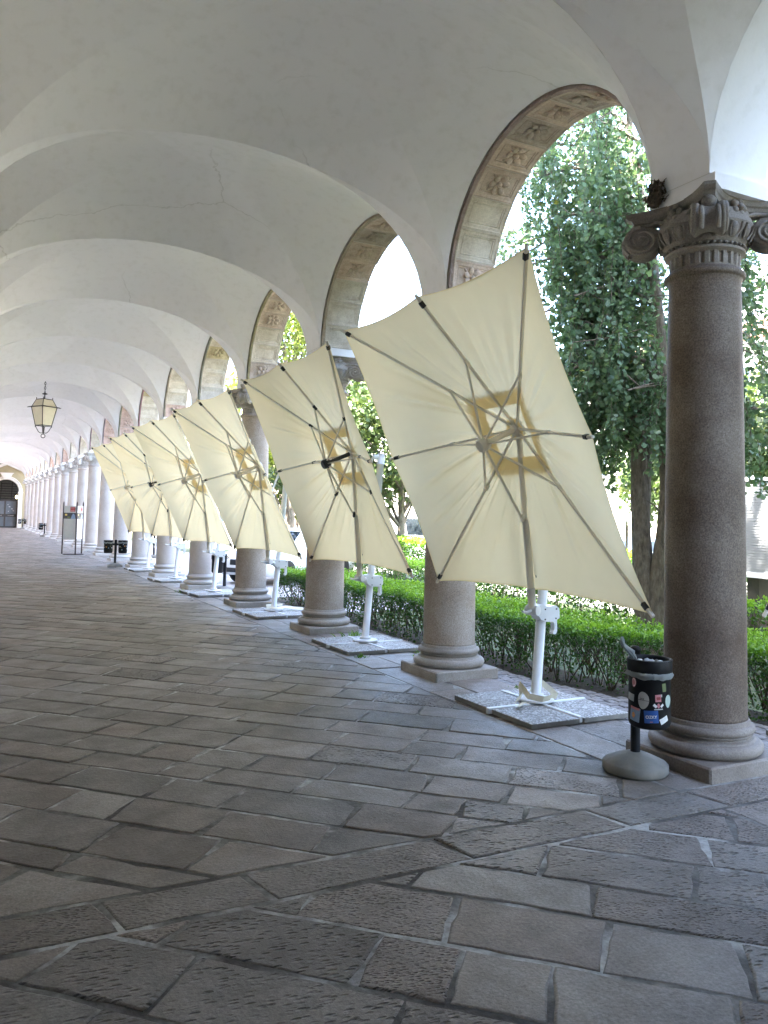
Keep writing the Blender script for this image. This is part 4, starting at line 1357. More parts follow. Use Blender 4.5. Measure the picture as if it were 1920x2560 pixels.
def text_patch(s, R_, am, zm, width, matr, parent, name='lettering', tilt=0.0):
    cu = bpy.data.curves.new('t', 'FONT'); cu.body = s; cu.size = 1.0; cu.offset = 0.018
    to = bpy.data.objects.new('t', cu); col.objects.link(to)
    bpy.context.view_layer.update()
    me = to.to_mesh(); vs = [v.co.copy() for v in me.vertices]; fs = [tuple(p_.vertices) for p_ in me.polygons]
    to.to_mesh_clear(); bpy.data.objects.remove(to); bpy.data.curves.remove(cu)
    w_ = max(v.x for v in vs) - min(v.x for v in vs); sc = width / w_
    cx = (max(v.x for v in vs) + min(v.x for v in vs)) / 2; cz = 0.36
    mb = MB()
    for v in vs:
        x, z = (v.x - cx) * sc, (v.y - cz) * sc
        x, z = x * cos(tilt) - z * sin(tilt), x * sin(tilt) + z * cos(tilt)
        a = am + x / R_
        mb.vert((R_ * cos(a), R_ * sin(a), zm + z))
    for f in fs: mb.face(f)
    return mb.build(name, matr, parent)

PX, PY = 3.905, 3.985                    # post of the near bin
bin1 = thing('litter_bin', 'black round litter bin covered in stickers, on a post beside the nearest column', 'litter bin', (PX, PY, 0), 0, 'litter bins of the arcade')
q = MB(); q.lathe([(0.195, 0.0), (0.205, 0.012), (0.205, 0.055), (0.195, 0.066), (0.12, 0.100), (0.06, 0.122), (0.03, 0.126)], 40)
q.build('concrete_foot', M['concrete'], bin1)
q = MB(); q.tube([(0, 0, 0.12), (0, 0, 0.77)], 0.030, 18); q.ell((0, 0, 0.775), (0.034, 0.034, 0.022), 14, 6)
q.build('bin_post', M['bin_black'], bin1)
BC = Vector((-0.035, -0.155, 0))
def barrel(mb, c, R_=0.127, z0=0.325, z1=0.70):
    mb.lathe([(0.01, z0), (R_ - 0.02, z0), (R_ - 0.006, z0 + 0.012), (R_, z0 + 0.03), (R_, z1 - 0.045), (R_ + 0.008, z1 - 0.04), (R_ + 0.010, z1 + 0.038), (R_ + 0.006, z1 + 0.045), (R_ - 0.006, z1 + 0.045), (R_ - 0.010, z1 + 0.03), (R_ - 0.012, z0 + 0.05), (0.01, z0 + 0.04)], 48, c, cap=False)
q = MB(); barrel(q, BC); q.obox(BC + Vector((0.02, 0.115, 0.5)), Vector((0, -0.015, 0.5)), 0.05, 0.2)
body = q.build('bin_body', M['bin_black'], bin1)
# stickers, placed by the angle they face (camera side)
va = math.atan2(-(PY + BC.y), -(PX + BC.x))
body_loc = lambda o: setattr(o, 'location', (BC.x, BC.y, 0))
def st(matn, da0, da1, z0, z1, tilt=0.0, shape='rect', lay=0):
    mb = MB(); patch(mb, 0.1285 + 0.0010 * lay, va + da0, va + da1, z0, z1, tilt, shape)
    o = mb.build('sticker', M[matn], body); body_loc(o); return o
st('ink_pink', -0.92, -0.66, 0.575, 0.632, 0, 'disc'); st('paper_white', -0.90, -0.68, 0.580, 0.627, 0, 'disc', 1); st('ink_pink', -0.885, -0.695, 0.584, 0.623, 0, 'disc', 2)
st('paper_grey', -1.30, -0.78, 0.488, 0.532, -0.1)
st('paper_grey', -0.55, -0.02, 0.452, 0.556, 0, 'disc'); st('ink_dark', -0.54, -0.03, 0.5025, 0.505, -0.06, 'rect', 1)
text_patch('SAB', 0.1315, va - 0.34, 0.513, 0.025, M['ink_dark'], body).location = (BC.x, BC.y, 0)
st('ink_pink', 0.27, 0.56, 0.500, 0.543, 0.06); st('paper_grey', 0.36, 0.62, 0.528, 0.544, 0.08, 'rect', -1); st('ink_red', 0.33, 0.52, 0.512, 0.530, 0.08, 'rect', 1); st('ink_dark', 0.30, 0.54, 0.521, 0.5225, 0.08, 'rect', 2)
st('paper_white', 0.17, 0.36, 0.468, 0.484, -0.7); st('paper_white', 0.52, 0.70, 0.470, 0.484, 0.8); st('ink_pink', 0.36, 0.50, 0.462, 0.492, 0, 'disc', 1); st('paper_grey', 0.22, 0.66, 0.452, 0.459, 0.05)
st('ink_mint', 0.80, 1.25, 0.462, 0.540, 0, 'disc')
st('ink_paleblue', -1.05, -0.45, 0.368, 0.452, -0.12); st('ink_pink', -1.0, -0.46, 0.440, 0.454, -0.13, 'rect', 1)
for i in range(5):
    t = 2 * pi * i / 5; mb = MB(); patch(mb, 0.1305, va - 0.80 + 0.055 * cos(t) - 0.035, va - 0.80 + 0.055 * cos(t) + 0.035, 0.405 + 0.011 * sin(t) - 0.008, 0.405 + 0.011 * sin(t) + 0.008, 0, 'disc')
    body_loc(mb.build('sticker', M['ink_orange'], body))
st('ink_blue', -0.24, 0.42, 0.371, 0.446, 0.07, 'rect', 1)
text_patch('OZKY', 0.1325, va + 0.09, 0.409, 0.068, M['paper_white'], body, 'lettering', 0.07).location = (BC.x, BC.y, 0)
st('ink_orange', 0.03, 0.16, 0.377, 0.380, 0.07, 'rect', 2)
st('paper_white', 0.50, 0.98, 0.372, 0.407, 0.42)
st('ink_green', 0.62, 0.84, 0.560, 0.61, 0.1)
# liner bag: wavy skirt below the rim, lining inside, plume sticking up
q = MB(); rows = [[], [], [], []]
for i in range(72):
    a = 2 * pi * i / 72
    wv = mnoise.noise(Vector((cos(a) * 3, sin(a) * 3, 2))) ; w2 = mnoise.noise(Vector((cos(a) * 9, sin(a) * 9, 5)))
    pk = math.exp(-((a - (va - 1.15) % (2 * pi)) / 0.35) ** 2) if True else 0
    for j, (r_, z) in enumerate(((0.133, 0.672), (0.139 + 0.006 * w2, 0.660), (0.142 + 0.010 * wv + 0.02 * pk, 0.648), (0.137 + 0.012 * w2 + 0.03 * pk, 0.632 - 0.012 * wv + 0.018 * pk))):
        rows[j].append((BC.x + r_ * cos(a), BC.y + r_ * sin(a), z))
q.grid(rows, True, cv=True, flip=True)
rows = [[], [], []]
for i in range(60):
    a = 2 * pi * i / 60; w2 = mnoise.noise(Vector((cos(a) * 8, sin(a) * 8, 9)))
    for j, (r_, z) in enumerate(((0.136, 0.744), (0.118 + 0.008 * w2, 0.722), (0.10 + 0.025 * w2, 0.63))):
        rows[j].append((BC.x + r_ * cos(a), BC.y + r_ * sin(a), z))
q.grid(rows, True, cv=True)
rg = random.Random(4)
pa = va - 1.5
base = Vector((BC.x + 0.09 * cos(pa), BC.y + 0.09 * sin(pa), 0.71))
rows = []
for k in range(9):
    t = k / 8
    c = base + Vector((cos(pa), sin(pa), 0)) * (0.085 * t ** 1.2) + Vector((0.015 * sin(t * 7), 0, 0.155 * t))
    w_ = 0.006 + 0.036 * max(0, sin(pi * min(1, 0.1 + t * 0.85))) ** 0.7
    rows.append([c + Vector((-sin(pa) * cos(x) + cos(pa) * sin(x) * 0.4, cos(pa) * cos(x) + sin(pa) * sin(x) * 0.4, 0.15 * sin(2 * x))) * w_ * (1 + 1.1 * mnoise.noise(Vector((cos(x) * 1.8, sin(x) * 1.8, t * 6)))) for x in [2 * pi * i / 18 for i in range(18)]])
q.grid(rows, True, cv=True)
q.build('bin_liner', M['bag_plastic'], bin1)
for (dx, dy, dz, s_, lab) in ((-0.02, -0.02, 0.71, 0.042, 'crumpled grey wrapper in the near litter bin, left of the white one'), (0.045, -0.045, 0.71, 0.03, 'small crumpled white paper at the right in the near litter bin'), (-0.05, 0.04, 0.71, 0.032, 'crumpled wrapper at the far left inside the near litter bin')):
    q = MB(); q.ell((0, 0, 0), (s_, s_ * 0.9, s_ * 0.8), 12, 8)
    q.v = [tuple(Vector(v) * (1 + 0.35 * mnoise.noise(Vector(v) * 45 + Vector((dx * 90, 0, 0))))) for v in q.v]
    tag(q.build('paper_wrapper', M['paper_white' if s_ < 0.04 else 'paper_grey'], None, (PX + BC.x + dx, PY + BC.y + dy, dz)), lab, 'litter')

def twin_bin(loc, rz, lab, n=2, foot='square', seed=1):
    r = thing('litter_bin', lab, 'litter bin', loc, rz, 'litter bins of the arcade')
    q = MB()
    if foot == 'square':
        rows = [[(sx * h, sy * h, z) for sx, sy in ((-1, -1), (1, -1), (1, 1), (-1, 1))] for h, z in ((0.2, 0.0), (0.2, 0.055), (0.10, 0.10), (0.045, 0.112))]
        ids = q.grid(rows, False, cv=True, flip=True); q.face(ids[-1])
    else:
        q.lathe([(0.205, 0.0), (0.215, 0.012), (0.215, 0.055), (0.12, 0.09), (0.04, 0.108)], 32)
    q.build('concrete_foot', M['concrete'], r)
    q = MB(); q.tube([(0, 0, 0.10), (0, 0, 0.76)], 0.034, 12); q.build('bin_post', M['bin_black'], r)
    rg = random.Random(seed)
    for sg in ((-1, 1) if n == 2 else (-1,)):
        q = MB(); c = Vector((sg * 0.195, -0.02, 0))
        barrel(q, c, 0.118, 0.385, 0.70); q.box((min(0, sg * 0.1), -0.02, 0.6), (max(0, sg * 0.1), 0.02, 0.66))
        bo = q.build('bin_body', M['bin_black'], r)
        if n == 2:
            for i in range(9):
                a = -pi / 2 + rg.uniform(-1.1, 1.0); z = rg.uniform(0.45, 0.62); wv = rg.uniform(0.10, 0.2)
                mb = MB(); patch(mb, 0.1195 + 0.0006 * i, a, a + wv * 1.3, z, z + rg.uniform(0.02, 0.045), rg.uniform(-0.4, 0.4), rg.choice(('rect', 'rect', 'disc')), 4)
                so = mb.build('sticker', M[rg.choice(('paper_white', 'paper_white', 'paper_white', 'paper_grey', 'ink_orange', 'ink_paleblue', 'ink_green'))], bo); so.location = c
            q = MB(); rows = [[], [], []]
            for i in range(32):
                a = 2 * pi * i / 32; wv = mnoise.noise(Vector((cos(a) * 3, sin(a) * 3, seed + sg)))
                for j, (r_, z) in enumerate(((0.128, 0.748), (0.133, 0.70 + 0.02 * wv), (0.135, 0.655 + 0.035 * wv))): rows[j].append((c.x + r_ * cos(a), c.y + r_ * sin(a), z))
            q.grid(rows[1:], True, cv=True, flip=True); q.build('bin_liner', M['bag_plastic'], r)
    return r
twin_bin((3.87, 23.9, 0), R(-8), 'pair of black stickered bins on one square-footed post beyond the last parasol', 2, 'square', 3)
twin_bin((4.20, 50.2, 0), R(-15), 'pair of dark bins on a post left of the information stand, halfway down', 2, 'square', 8)
twin_bin((4.12, 67.9, 0), R(-5), 'pair of dark bins farthest away, in front of the end wall by the doorway', 2, 'square', 12)
twin_bin((4.84, 16.45, -0.02), R(18), 'plain dark bin on a post with a round pale foot, behind the third parasol', 1, 'round', 5)
twin_bin((5.9, 28.6, -0.02), R(-20), 'small stickered bin half hidden under the sixth parasol canopy, out in the yard', 2, 'round', 6)

# ------------------------------------------------------------------ information stand
IX, IY = 3.52, 30.5
inf = thing('information_stand', 'three-post information stand with two tall printed panels standing in the middle distance', 'sign', (IX, IY, 0))
pl_, pm_, pr_ = Vector((-0.355, 0.22, 0)), Vector((0.03, -0.28, 0)), Vector((0.30, 0.26, 0))
for p_ in (pl_, pm_, pr_):
    q = MB(); q.box((p_.x - 0.022, p_.y - 0.022, 0.02), (p_.x + 0.022, p_.y + 0.022, 1.80), bev=0.004)
    q.prism([(-0.022, 0), (0.022, 0), (0.0, 0.07)], 0.044, Matrix.Translation((p_.x, p_.y + 0.022, 1.80)) @ Matrix.Rotation(R(90), 4, 'X'))
    q.build('post', M['rust_brown'], inf)
q = MB(); q.lathe([(0.335, 0.0), (0.35, 0.008), (0.35, 0.022), (0.335, 0.03)], 40, (0, 0.05, 0)); q.build('base_disc', M['rust_brown'], inf)
for a, b, mt_ in ((pl_, pm_, 'paper_grey'), (pm_, pr_, 'paper_white')):  # left panel greyed so its colour stands in for shade
    d = (b - a).normalized(); n_ = Vector((d.y, -d.x, 0)); A_ = a + d * 0.03; B_ = b - d * 0.03
    if n_.y > 0: n_ = -n_
    L_ = (B_ - A_).length
    def quad(mb, s0, s1, z0, z1, off):
        mb.face([mb.vert(p_) for p_ in (A_ + d * (L_ * s0) + n_ * off + Vector((0, 0, z0)), A_ + d * (L_ * s1) + n_ * off + Vector((0, 0, z0)), A_ + d * (L_ * s1) + n_ * off + Vector((0, 0, z1)), A_ + d * (L_ * s0) + n_ * off + Vector((0, 0, z1)))])
    q = MB(); q.obox(A_ + Vector((0, 0, 0.54)), A_ + Vector((0, 0, 1.70)), 0.012, 0.012)
    q = MB(); M4 = Matrix((d, -n_, Vector((0, 0, 1)))).transposed().to_4x4(); M4.translation = A_
    q.box((0, -0.008, 0.54), (L_, 0.008, 1.70), M4)
    pn = q.build('panel', M[mt_], inf)
    q = MB(); quad(q, 0.52, 0.92, 1.50, 1.665, 0.010); quad(q, 0.57, 0.87, 1.53, 1.56, 0.0112); q.build('red_square', M['ink_red'], pn)
    q = MB(); quad(q, 0.56, 0.88, 1.62, 1.64, 0.0114); quad(q, 0.56, 0.88, 1.52, 1.545, 0.0114); q.build('red_square_print', M['ink_pink'], pn)
    q = MB(); quad(q, 0.0, 1.0, 1.25, 1.46, 0.010); ph = q.build('photo_band', M['ink_dark'], pn)
    q = MB(); quad(q, 0.10, 0.28, 1.36, 1.42, 0.0115); q.build('photo_lamp', M['ink_yellow'], ph)
    q = MB(); quad(q, 0.30, 0.55, 1.27, 1.33, 0.0115); q.build('photo_table', M['ink_green'], ph)
    q = MB(); q.face([q.vert(A_ + d * (L_ * s_) + n_ * 0.0118 + Vector((0, 0, z))) for s_, z in ((0.58, 1.25), (0.97, 1.25), (0.93, 1.36), (0.84, 1.43), (0.74, 1.43), (0.66, 1.36))]); q.build('photo_figure', M['ink_paleblue'], ph)
    q = MB()
    for i in range(15):
        z = 1.19 - i * 0.040
        if i in (4, 9): continue
        quad(q, 0.10, 0.10 + random.Random(i).uniform(0.62, 0.80), z, z + 0.008, 0.010)
    q.build('text_lines', M['paper_grey'] if mt_ == 'paper_white' else M['ink_mint'], pn)
    q = MB()
    for i in range(3): quad(q, 0.08, 0.34, 1.56 + i * 0.025, 1.567 + i * 0.025, 0.010)
    q.build('heading_lines', M['paper_grey'] if mt_ == 'paper_white' else M['ink_mint'], pn)

# yellow floor sign cut by the left edge of the picture
ws = thing('floor_sign', 'yellow folding floor sign cut off by the left edge of the picture', 'sign', (0.98, 32.4, 0))
for sg in (-1, 1):
    q = MB(); q.obox((sg * 0.16, 0.0, 0.0), (sg * 0.02, 0.0, 0.55), 0.26, 0.012, up=(1, 0, 0.2)); q.build('sign_board', M['ink_yellow'], ws)

# ------------------------------------------------------------------ hedges
def hedge(name, lab, x0, x1, y0, y1, zb, zt, n, size, taper=None, twig_n=60, dens_low=0.35, group='clipped hedges of the court'):
    h = thing(name, lab, 'hedge', ((x0 + x1) / 2, (y0 + y1) / 2, zb), 0, group)
    cx, cy = (x0 + x1) / 2, (y0 + y1) / 2
    H = zt - zb
    y = rng.uniform(y0, y1, n); t = rng.random(n)
    x = rng.uniform(x0, x1, n)
    # concentrate leaves near the surface
    sel = rng.random(n)
    face = rng.random(n)
    x = np.where(face < 0.34, x0 + np.abs(rng.normal(0, 0.10, n)), x)
    x = np.where((face > 0.34) & (face < 0.44), x1 - np.abs(rng.normal(0, 0.10, n)), x)
    z = rng.random(n) ** 0.75 * H
    top = face > 0.55
    z = np.where(top, H - np.abs(rng.normal(0, 0.085, n)) + 0.0, z)
    xt = rng.uniform(x0, x1, n)
    x = np.where(top, xt, x)
    # uneven growth
    wob = np.array([mnoise.noise(Vector((float(a) * 1.7, float(b) * 1.4, 3.3))) for a, b in zip(x, y)])
    w3 = np.array([mnoise.noise(Vector((float(a) * 6.5, float(b) * 6.5, 8.3))) for a, b in zip(x, y)])
    z = z + (0.05 * wob + 0.045 * w3) * (z / H)
    wx = np.array([mnoise.noise(Vector((float(c) * 2.5, float(b) * 2.1, 5.3))) for c, b in zip(z, y)])
    x = x + 0.10 * wx
    cl = np.array([mnoise.noise(Vector((float(a) * 3.5, float(b) * 3.5, float(c) * 3.5))) for a, b, c in zip(x, y, z)])
    keep = rng.random(n) < np.clip(np.where(z / H > 0.62, 1.0, dens_low + 0.5 * z / H) + 0.75 * cl, 0.03, 1)
    x, y, z, cl = x[keep], y[keep], z[keep], cl[keep]
    if taper is not None: x = x + taper(y)
    tone = np.clip(0.22 + 0.22 * rng.random(len(x)) + 0.15 * cl + np.clip((z / H - 0.76) / 0.2, 0, 1) * (0.45 + 0.25 * rng.random(len(x))), 0, 1)  # leaves near the top coloured brighter to stand in for skylight
    pts = np.stack([x - cx, y - cy, z], 1)
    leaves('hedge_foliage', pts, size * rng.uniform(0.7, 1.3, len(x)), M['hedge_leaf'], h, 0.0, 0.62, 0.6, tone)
    tw = MB()
    rg = random.Random(int(n))
    for i in range(twig_n):
        yy = rg.uniform(y0, y1); xx = rg.uniform(x0 + 0.15, x1 - 0.1)
        sh = float(taper(np.array([yy]))[0]) if taper is not None else 0
        p0 = Vector((xx + sh - cx, yy - cy, 0))
        for k in range(rg.choice((2, 3, 4))):
            e = p0 + Vector((rg.gauss(-0.05, 0.14), rg.gauss(0, 0.16), H * rg.uniform(0.6, 0.95)))
            m_ = p0.lerp(e, 0.5) + Vector((rg.gauss(0, 0.03), rg.gauss(0, 0.05), 0.02))
            tw.tube([p0, m_, e], [0.009, 0.006, 0.003], 4, cap=False)
            e2 = m_ + Vector((rg.gauss(-0.06, 0.1), rg.gauss(0, 0.12), H * 0.3)); tw.tube([m_, e2], [0.005, 0.002], 4, cap=False)
    tag(tw.build('hedge_stems', M['twig'], h), kind='stuff')
    return h
tap = lambda y: np.where(y < 6.6, (6.6 - y) * 0.30, 0.0)
hedge('clipped_hedge', 'near clipped hedge with skylight painted into its top leaves, right behind the parasol feet', 5.22, 6.25, 1.5, 14.4, -0.05, 0.60, 76000, 0.036, tap, 170, 0.42)
hedge('clipped_hedge', 'low hedge in the second row, behind the near hedge', 8.9, 9.7, 6.0, 19.0, -0.36, 0.58, 17000, 0.06, None, 40, 0.6)
hedge('clipped_hedge', 'taller bright hedge in the third row, in front of the white van', 11.2, 12.4, 12.0, 27.0, -0.36, 0.97, 22000, 0.075, None, 30, 0.95)
hedge('clipped_hedge', 'dark hedge farthest from the arcade, along the court road', 13.4, 14.2, 8.0, 33.0, -0.36, 0.86, 16000, 0.09, None, 20, 1.0)

# weeds and grass tufts between the cobbles
for i, (x, y, s_, lab) in enumerate(((4.80, 8.25, 0.9, 'grass tuft in the cobbles behind the second parasol slabs, rightmost of three'), (4.62, 9.75, 1.3, 'leafy weed behind the foot of the second parasol'), (4.05, 8.35, 0.7, 'small weed in the paving in front of the second parasol slabs'),
                                     (4.98, 11.6, 1.4, 'long grass tuft behind the third parasol foot'), (4.72, 6.35, 0.5, 'tiny weed between the cobbles behind the nearest parasol slabs'), (3.92, 16.2, 1.1, 'weed at the plinth beside the fifth parasol slabs'), (4.9, 7.2, 0.5, 'flat weed in the cobbles right of the second column plinth'))):
    q = MB(); rg = random.Random(i + 50)
    for k in range(int(45 * s_)):
        a = rg.uniform(0, 2 * pi); r_ = abs(rg.gauss(0, 0.07 * s_)); L_ = rg.uniform(0.04, 0.11) * s_
        p0 = Vector((r_ * cos(a), r_ * sin(a), 0)); d = Vector((rg.gauss(0, 0.6), rg.gauss(0, 0.6), 1)).normalized(); sd_ = d.cross(Vector((rg.gauss(0, 1), rg.gauss(0, 1), 0))).normalized() * 0.005
        q.cur = (rg.uniform(0.4, 0.95), 0, 0, 1)
        m_ = p0 + d * L_ * 0.6; e = p0 + d * L_ + Vector((d.x, d.y, -0.3)) * L_ * 0.3
        q.face([q.vert(v) for v in (p0 - sd_, p0 + sd_, m_ + sd_, m_ - sd_)]); q.face([q.vert(v) for v in (m_ - sd_, m_ + sd_, e)])
    tag(q.build('weed_tuft', M['hedge_leaf'], None, (x, y, -0.01)), lab, 'weed', 'weeds in the cobbled strip')

# ------------------------------------------------------------------ trees
def limb(mb, pts, r0, r1, n=10):
    k = len(pts); out = []
    P_ = [Vector(p_) for p_ in pts]
    fine = []
    for i in range(k - 1):
        a = P_[max(0, i - 1)]; b = P_[i]; c = P_[i + 1]; d = P_[min(k - 1, i + 2)]
        for j in range(6):
            t = j / 6
            fine.append(0.5 * ((2 * b) + (-a + c) * t + (2 * a - 5 * b + 4 * c - d) * t * t + (-a + 3 * b - 3 * c + d) * t ** 3))
    fine.append(P_[-1])
    m_ = len(fine)
    rad = [(r0 + (r1 - r0) * i / (m_ - 1)) * (1 + 0.07 * mnoise.noise(fine[i] * 3.1)) for i in range(m_)]
    mb.tube(fine, rad, n)
    return fine

GX, GY = 8.0, 7.88
gk = thing('ginkgo_tree', 'big ginkgo with drooping curtains of green leaves and twin trunks, beside the nearest column', 'tree', (GX, GY, -0.36))
g0 = Vector((GX, GY, -0.36))
tr = MB()
def gl(*p_): return Vector(p_) - g0
stems = []
stems.append(limb(tr, [gl(8.0, 7.92, -0.45), gl(7.98, 7.95, 0.3), gl(7.95, 7.985, 0.95), gl(7.93, 8.03, 1.9), gl(7.95, 8.06, 2.8), gl(7.97, 8.07, 3.5)], 0.175, 0.075, 14))
stems.append(limb(tr, [gl(8.02, 7.86, 0.2), gl(8.03, 7.79, 0.9), gl(8.08, 7.70, 1.8), gl(8.06, 7.72, 2.9), gl(8.02, 7.79, 4.2), gl(8.02, 8.0, 5.6), gl(8.0, 8.3, 6.8), gl(8.0, 8.35, 9.3)], 0.135, 0.03, 12))
stems.append(limb(tr, [gl(8.05, 7.84, 0.1), gl(8.15, 7.66, 1.0), gl(8.35, 7.35, 2.6), gl(8.45, 7.0, 4.6), gl(8.4, 6.8, 7.5)], 0.13, 0.03, 12))
stems.append(limb(tr, [gl(7.96, 7.99, 1.2), gl(8.02, 8.0, 2.4), gl(8.2, 8.05, 4.2), gl(8.1, 8.25, 6.6)], 0.085, 0.03, 10))
tr.lathe([(0.26, 0.0), (0.21, 0.12), (0.185, 0.35)], 18, (0, 0.02, -0.05), cap=False)
tro = tr.build('trunk', M['bark'], gk)
br = MB(); lp = []; rg = random.Random(5)
def strand(p0, L_, dens=1.0):
    p0 = Vector(p0); pts = [p0]; v = Vector((rg.gauss(0, 0.25), rg.gauss(0, 0.25), 0.1))
    nst = max(3, int(L_ / 0.14))
    for i in range(nst):
        v = (v * 0.7 + Vector((rg.gauss(0, 0.08), rg.gauss(0, 0.08), -0.45))).normalized()
        pts.append(pts[-1] + v * 0.14)
    br.tube(pts, [0.006 * (1 - 0.7 * i / nst) for i in range(nst + 1)], 4, cap=False)
    for i in range(nst):
        for q_ in range(int(rg.uniform(7, 12) * dens)):
            t = rg.random(); c = pts[i].lerp(pts[i + 1], t)
            r_ = abs(rg.gauss(0, 0.055)); a = rg.uniform(0, 2 * pi)
            lp.append(c + Vector((r_ * cos(a), r_ * sin(a), rg.gauss(0, 0.03))))
def bough(a, tip, rise, r0, ns, Lmin, Lmax, dens=1.0):
    a = Vector(a); tip = Vector(tip); mid = a.lerp(tip, 0.5) + Vector((rg.gauss(0, 0.12), rg.gauss(0, 0.12), rise))
    f = limb(br, [a, mid, tip], r0, 0.012, 7)
    for i in range(ns):
        t = rg.uniform(0.22, 1.0); p_ = f[min(len(f) - 1, int(t * (len(f) - 1)))]
        o_ = Vector((rg.gauss(0, 0.22), rg.gauss(0, 0.22), rg.gauss(0.05, 0.1)))
        br.tube([p_, p_ + o_], [0.01, 0.006], 4, cap=False)
        strand(p_ + o_, rg.uniform(Lmin, Lmax), dens)
# boughs: (x, y, z) tips in world coordinates
tips = [((7.95, 8.05, 3.3), (7.5, 9.1, 3.6), 9, .7, 1.5), ((8.0, 7.8, 4.1), (7.6, 9.75, 4.7), 13, .8, 1.5), ((8.0, 7.9, 5.0), (7.7, 10.7, 6.0), 11, .5, 1.0),
        ((8.0, 8.0, 5.6), (8.2, 11.6, 6.5), 9, .35, .7), ((8.0, 8.1, 6.1), (7.4, 9.6, 7.2), 14, .8, 1.8), ((8.0, 8.3, 7.0), (7.8, 10.1, 8.2), 12, .7, 1.6),
        ((8.0, 8.3, 7.6), (7.1, 8.9, 8.4), 12, .9, 1.9), ((8.0, 8.3, 8.4), (8.2, 9.4, 9.3), 10, .8, 1.6), ((8.0, 8.35, 9.0), (7.5, 8.2, 9.6), 9, .8, 1.6),
        ((8.0, 7.9, 5.2), (6.9, 8.3, 5.6), 14, .9, 1.9), ((8.0, 7.8, 4.4), (6.95, 8.2, 4.5), 12, .8, 1.7), ((8.0, 7.75, 3.6), (7.0, 8.5, 3.5), 10, .7, 1.5), ((7.95, 8.05, 2.9), (7.3, 9.4, 2.9), 9, .5, 1.1),
        ((8.2, 8.05, 4.0), (8.9, 9.3, 4.3), 13, .8, 2.0), ((8.2, 8.1, 5.3), (9.2, 9.8, 5.7), 12, .8, 1.9), ((8.1, 8.2, 6.4), (9.1, 9.6, 7.1), 11, .8, 1.8), ((8.15, 8.05, 3.0), (9.0, 9.4, 2.9), 11, .5, 1.0),
        ((8.4, 7.2, 3.2), (7.6, 6.2, 3.6), 11, .7, 1.7), ((8.45, 7.0, 4.6), (7.4, 6.0, 5.0), 9, .7, 1.5), ((8.4, 6.9, 5.6), (7.2, 6.3, 6.2), 11, .8, 1.6), ((8.4, 6.8, 6.8), (7.3, 6.9, 7.3), 11, .8, 1.8),
        ((8.4, 6.8, 7.3), (8.3, 5.3, 7.6), 8, .8, 1.6), ((8.45, 7.0, 4.4), (9.3, 6.0, 4.6), 9, .8, 1.6), ((8.3, 7.5, 2.6), (8.2, 6.3, 2.9), 12, .6, 1.2), ((8.1, 7.7, 6.4), (6.8, 7.7, 6.6), 13, .9, 1.8),
        ((8.0, 7.9, 5.9), (7.9, 9.2, 5.6), 12, .8, 1.6), ((8.0, 8.35, 8.6), (8.9, 8.6, 9.0), 8, .8, 1.4), ((8.1, 8.25, 6.0), (7.0, 9.0, 6.4), 12, .8, 1.6), ((8.05, 7.7, 3.2), (9.1, 8.4, 3.4), 11, .7, 1.4),
        ((8.0, 8.0, 4.8), (8.4, 10.2, 5.0), 11, .7, 1.4), ((8.2, 8.05, 4.4), (7.7, 9.0, 4.4), 11, .7, 1.5),
        ((7.95, 8.05, 3.4), (7.1, 7.9, 3.9), 12, .8, 1.7), ((8.05, 7.7, 3.0), (7.2, 7.5, 3.2), 10, .6, 1.2), ((7.95, 8.05, 3.2), (7.4, 9.9, 3.9), 13, .7, 1.7), ((7.95, 8.06, 2.6), (7.6, 9.0, 2.7), 10, .4, .9),
        ((8.0, 7.9, 4.8), (7.0, 9.3, 5.2), 13, .8, 1.8), ((8.0, 8.0, 5.4), (7.4, 10.0, 5.6), 11, .7, 1.5), ((8.2, 8.05, 3.6), (8.8, 9.9, 3.7), 13, .8, 1.6)]
for a, t, ns, l0, l1 in tips: bough(gl(*a), gl(*t), 0.25, 0.03, int(ns * 1.85), l0, l1, 1.05)
for i in range(16):                          # dead side twigs on the bare trunk
    f = stems[i % 2]; p_ = f[rg.randrange(8, len(f) - 3)]; d = Vector((rg.gauss(-0.3, 0.5), rg.gauss(0.4, 0.6), rg.uniform(0, 0.5))).normalized() * rg.uniform(0.2, 0.6)
    br.tube([p_, p_ + d * 0.5 + Vector((0, 0, 0.04)), p_ + d], [0.010, 0.007, 0.003], 5, cap=False)
br.build('branches', M['bark'], gk)
pts = np.array([tuple(v) for v in lp])
tone = np.clip(0.45 + 0.2 * rng.normal(size=len(pts)), 0, 0.94); tone = np.where(rng.random(len(pts)) < 0.006, 1.0, tone)
leaves('leaf_curtain', pts, 0.072 * rng.uniform(0.65, 1.25, len(pts)), M['ginkgo_leaf'], gk, 0.9, 0.95, 0.25, tone)
print('ginkgo leaves', len(pts))

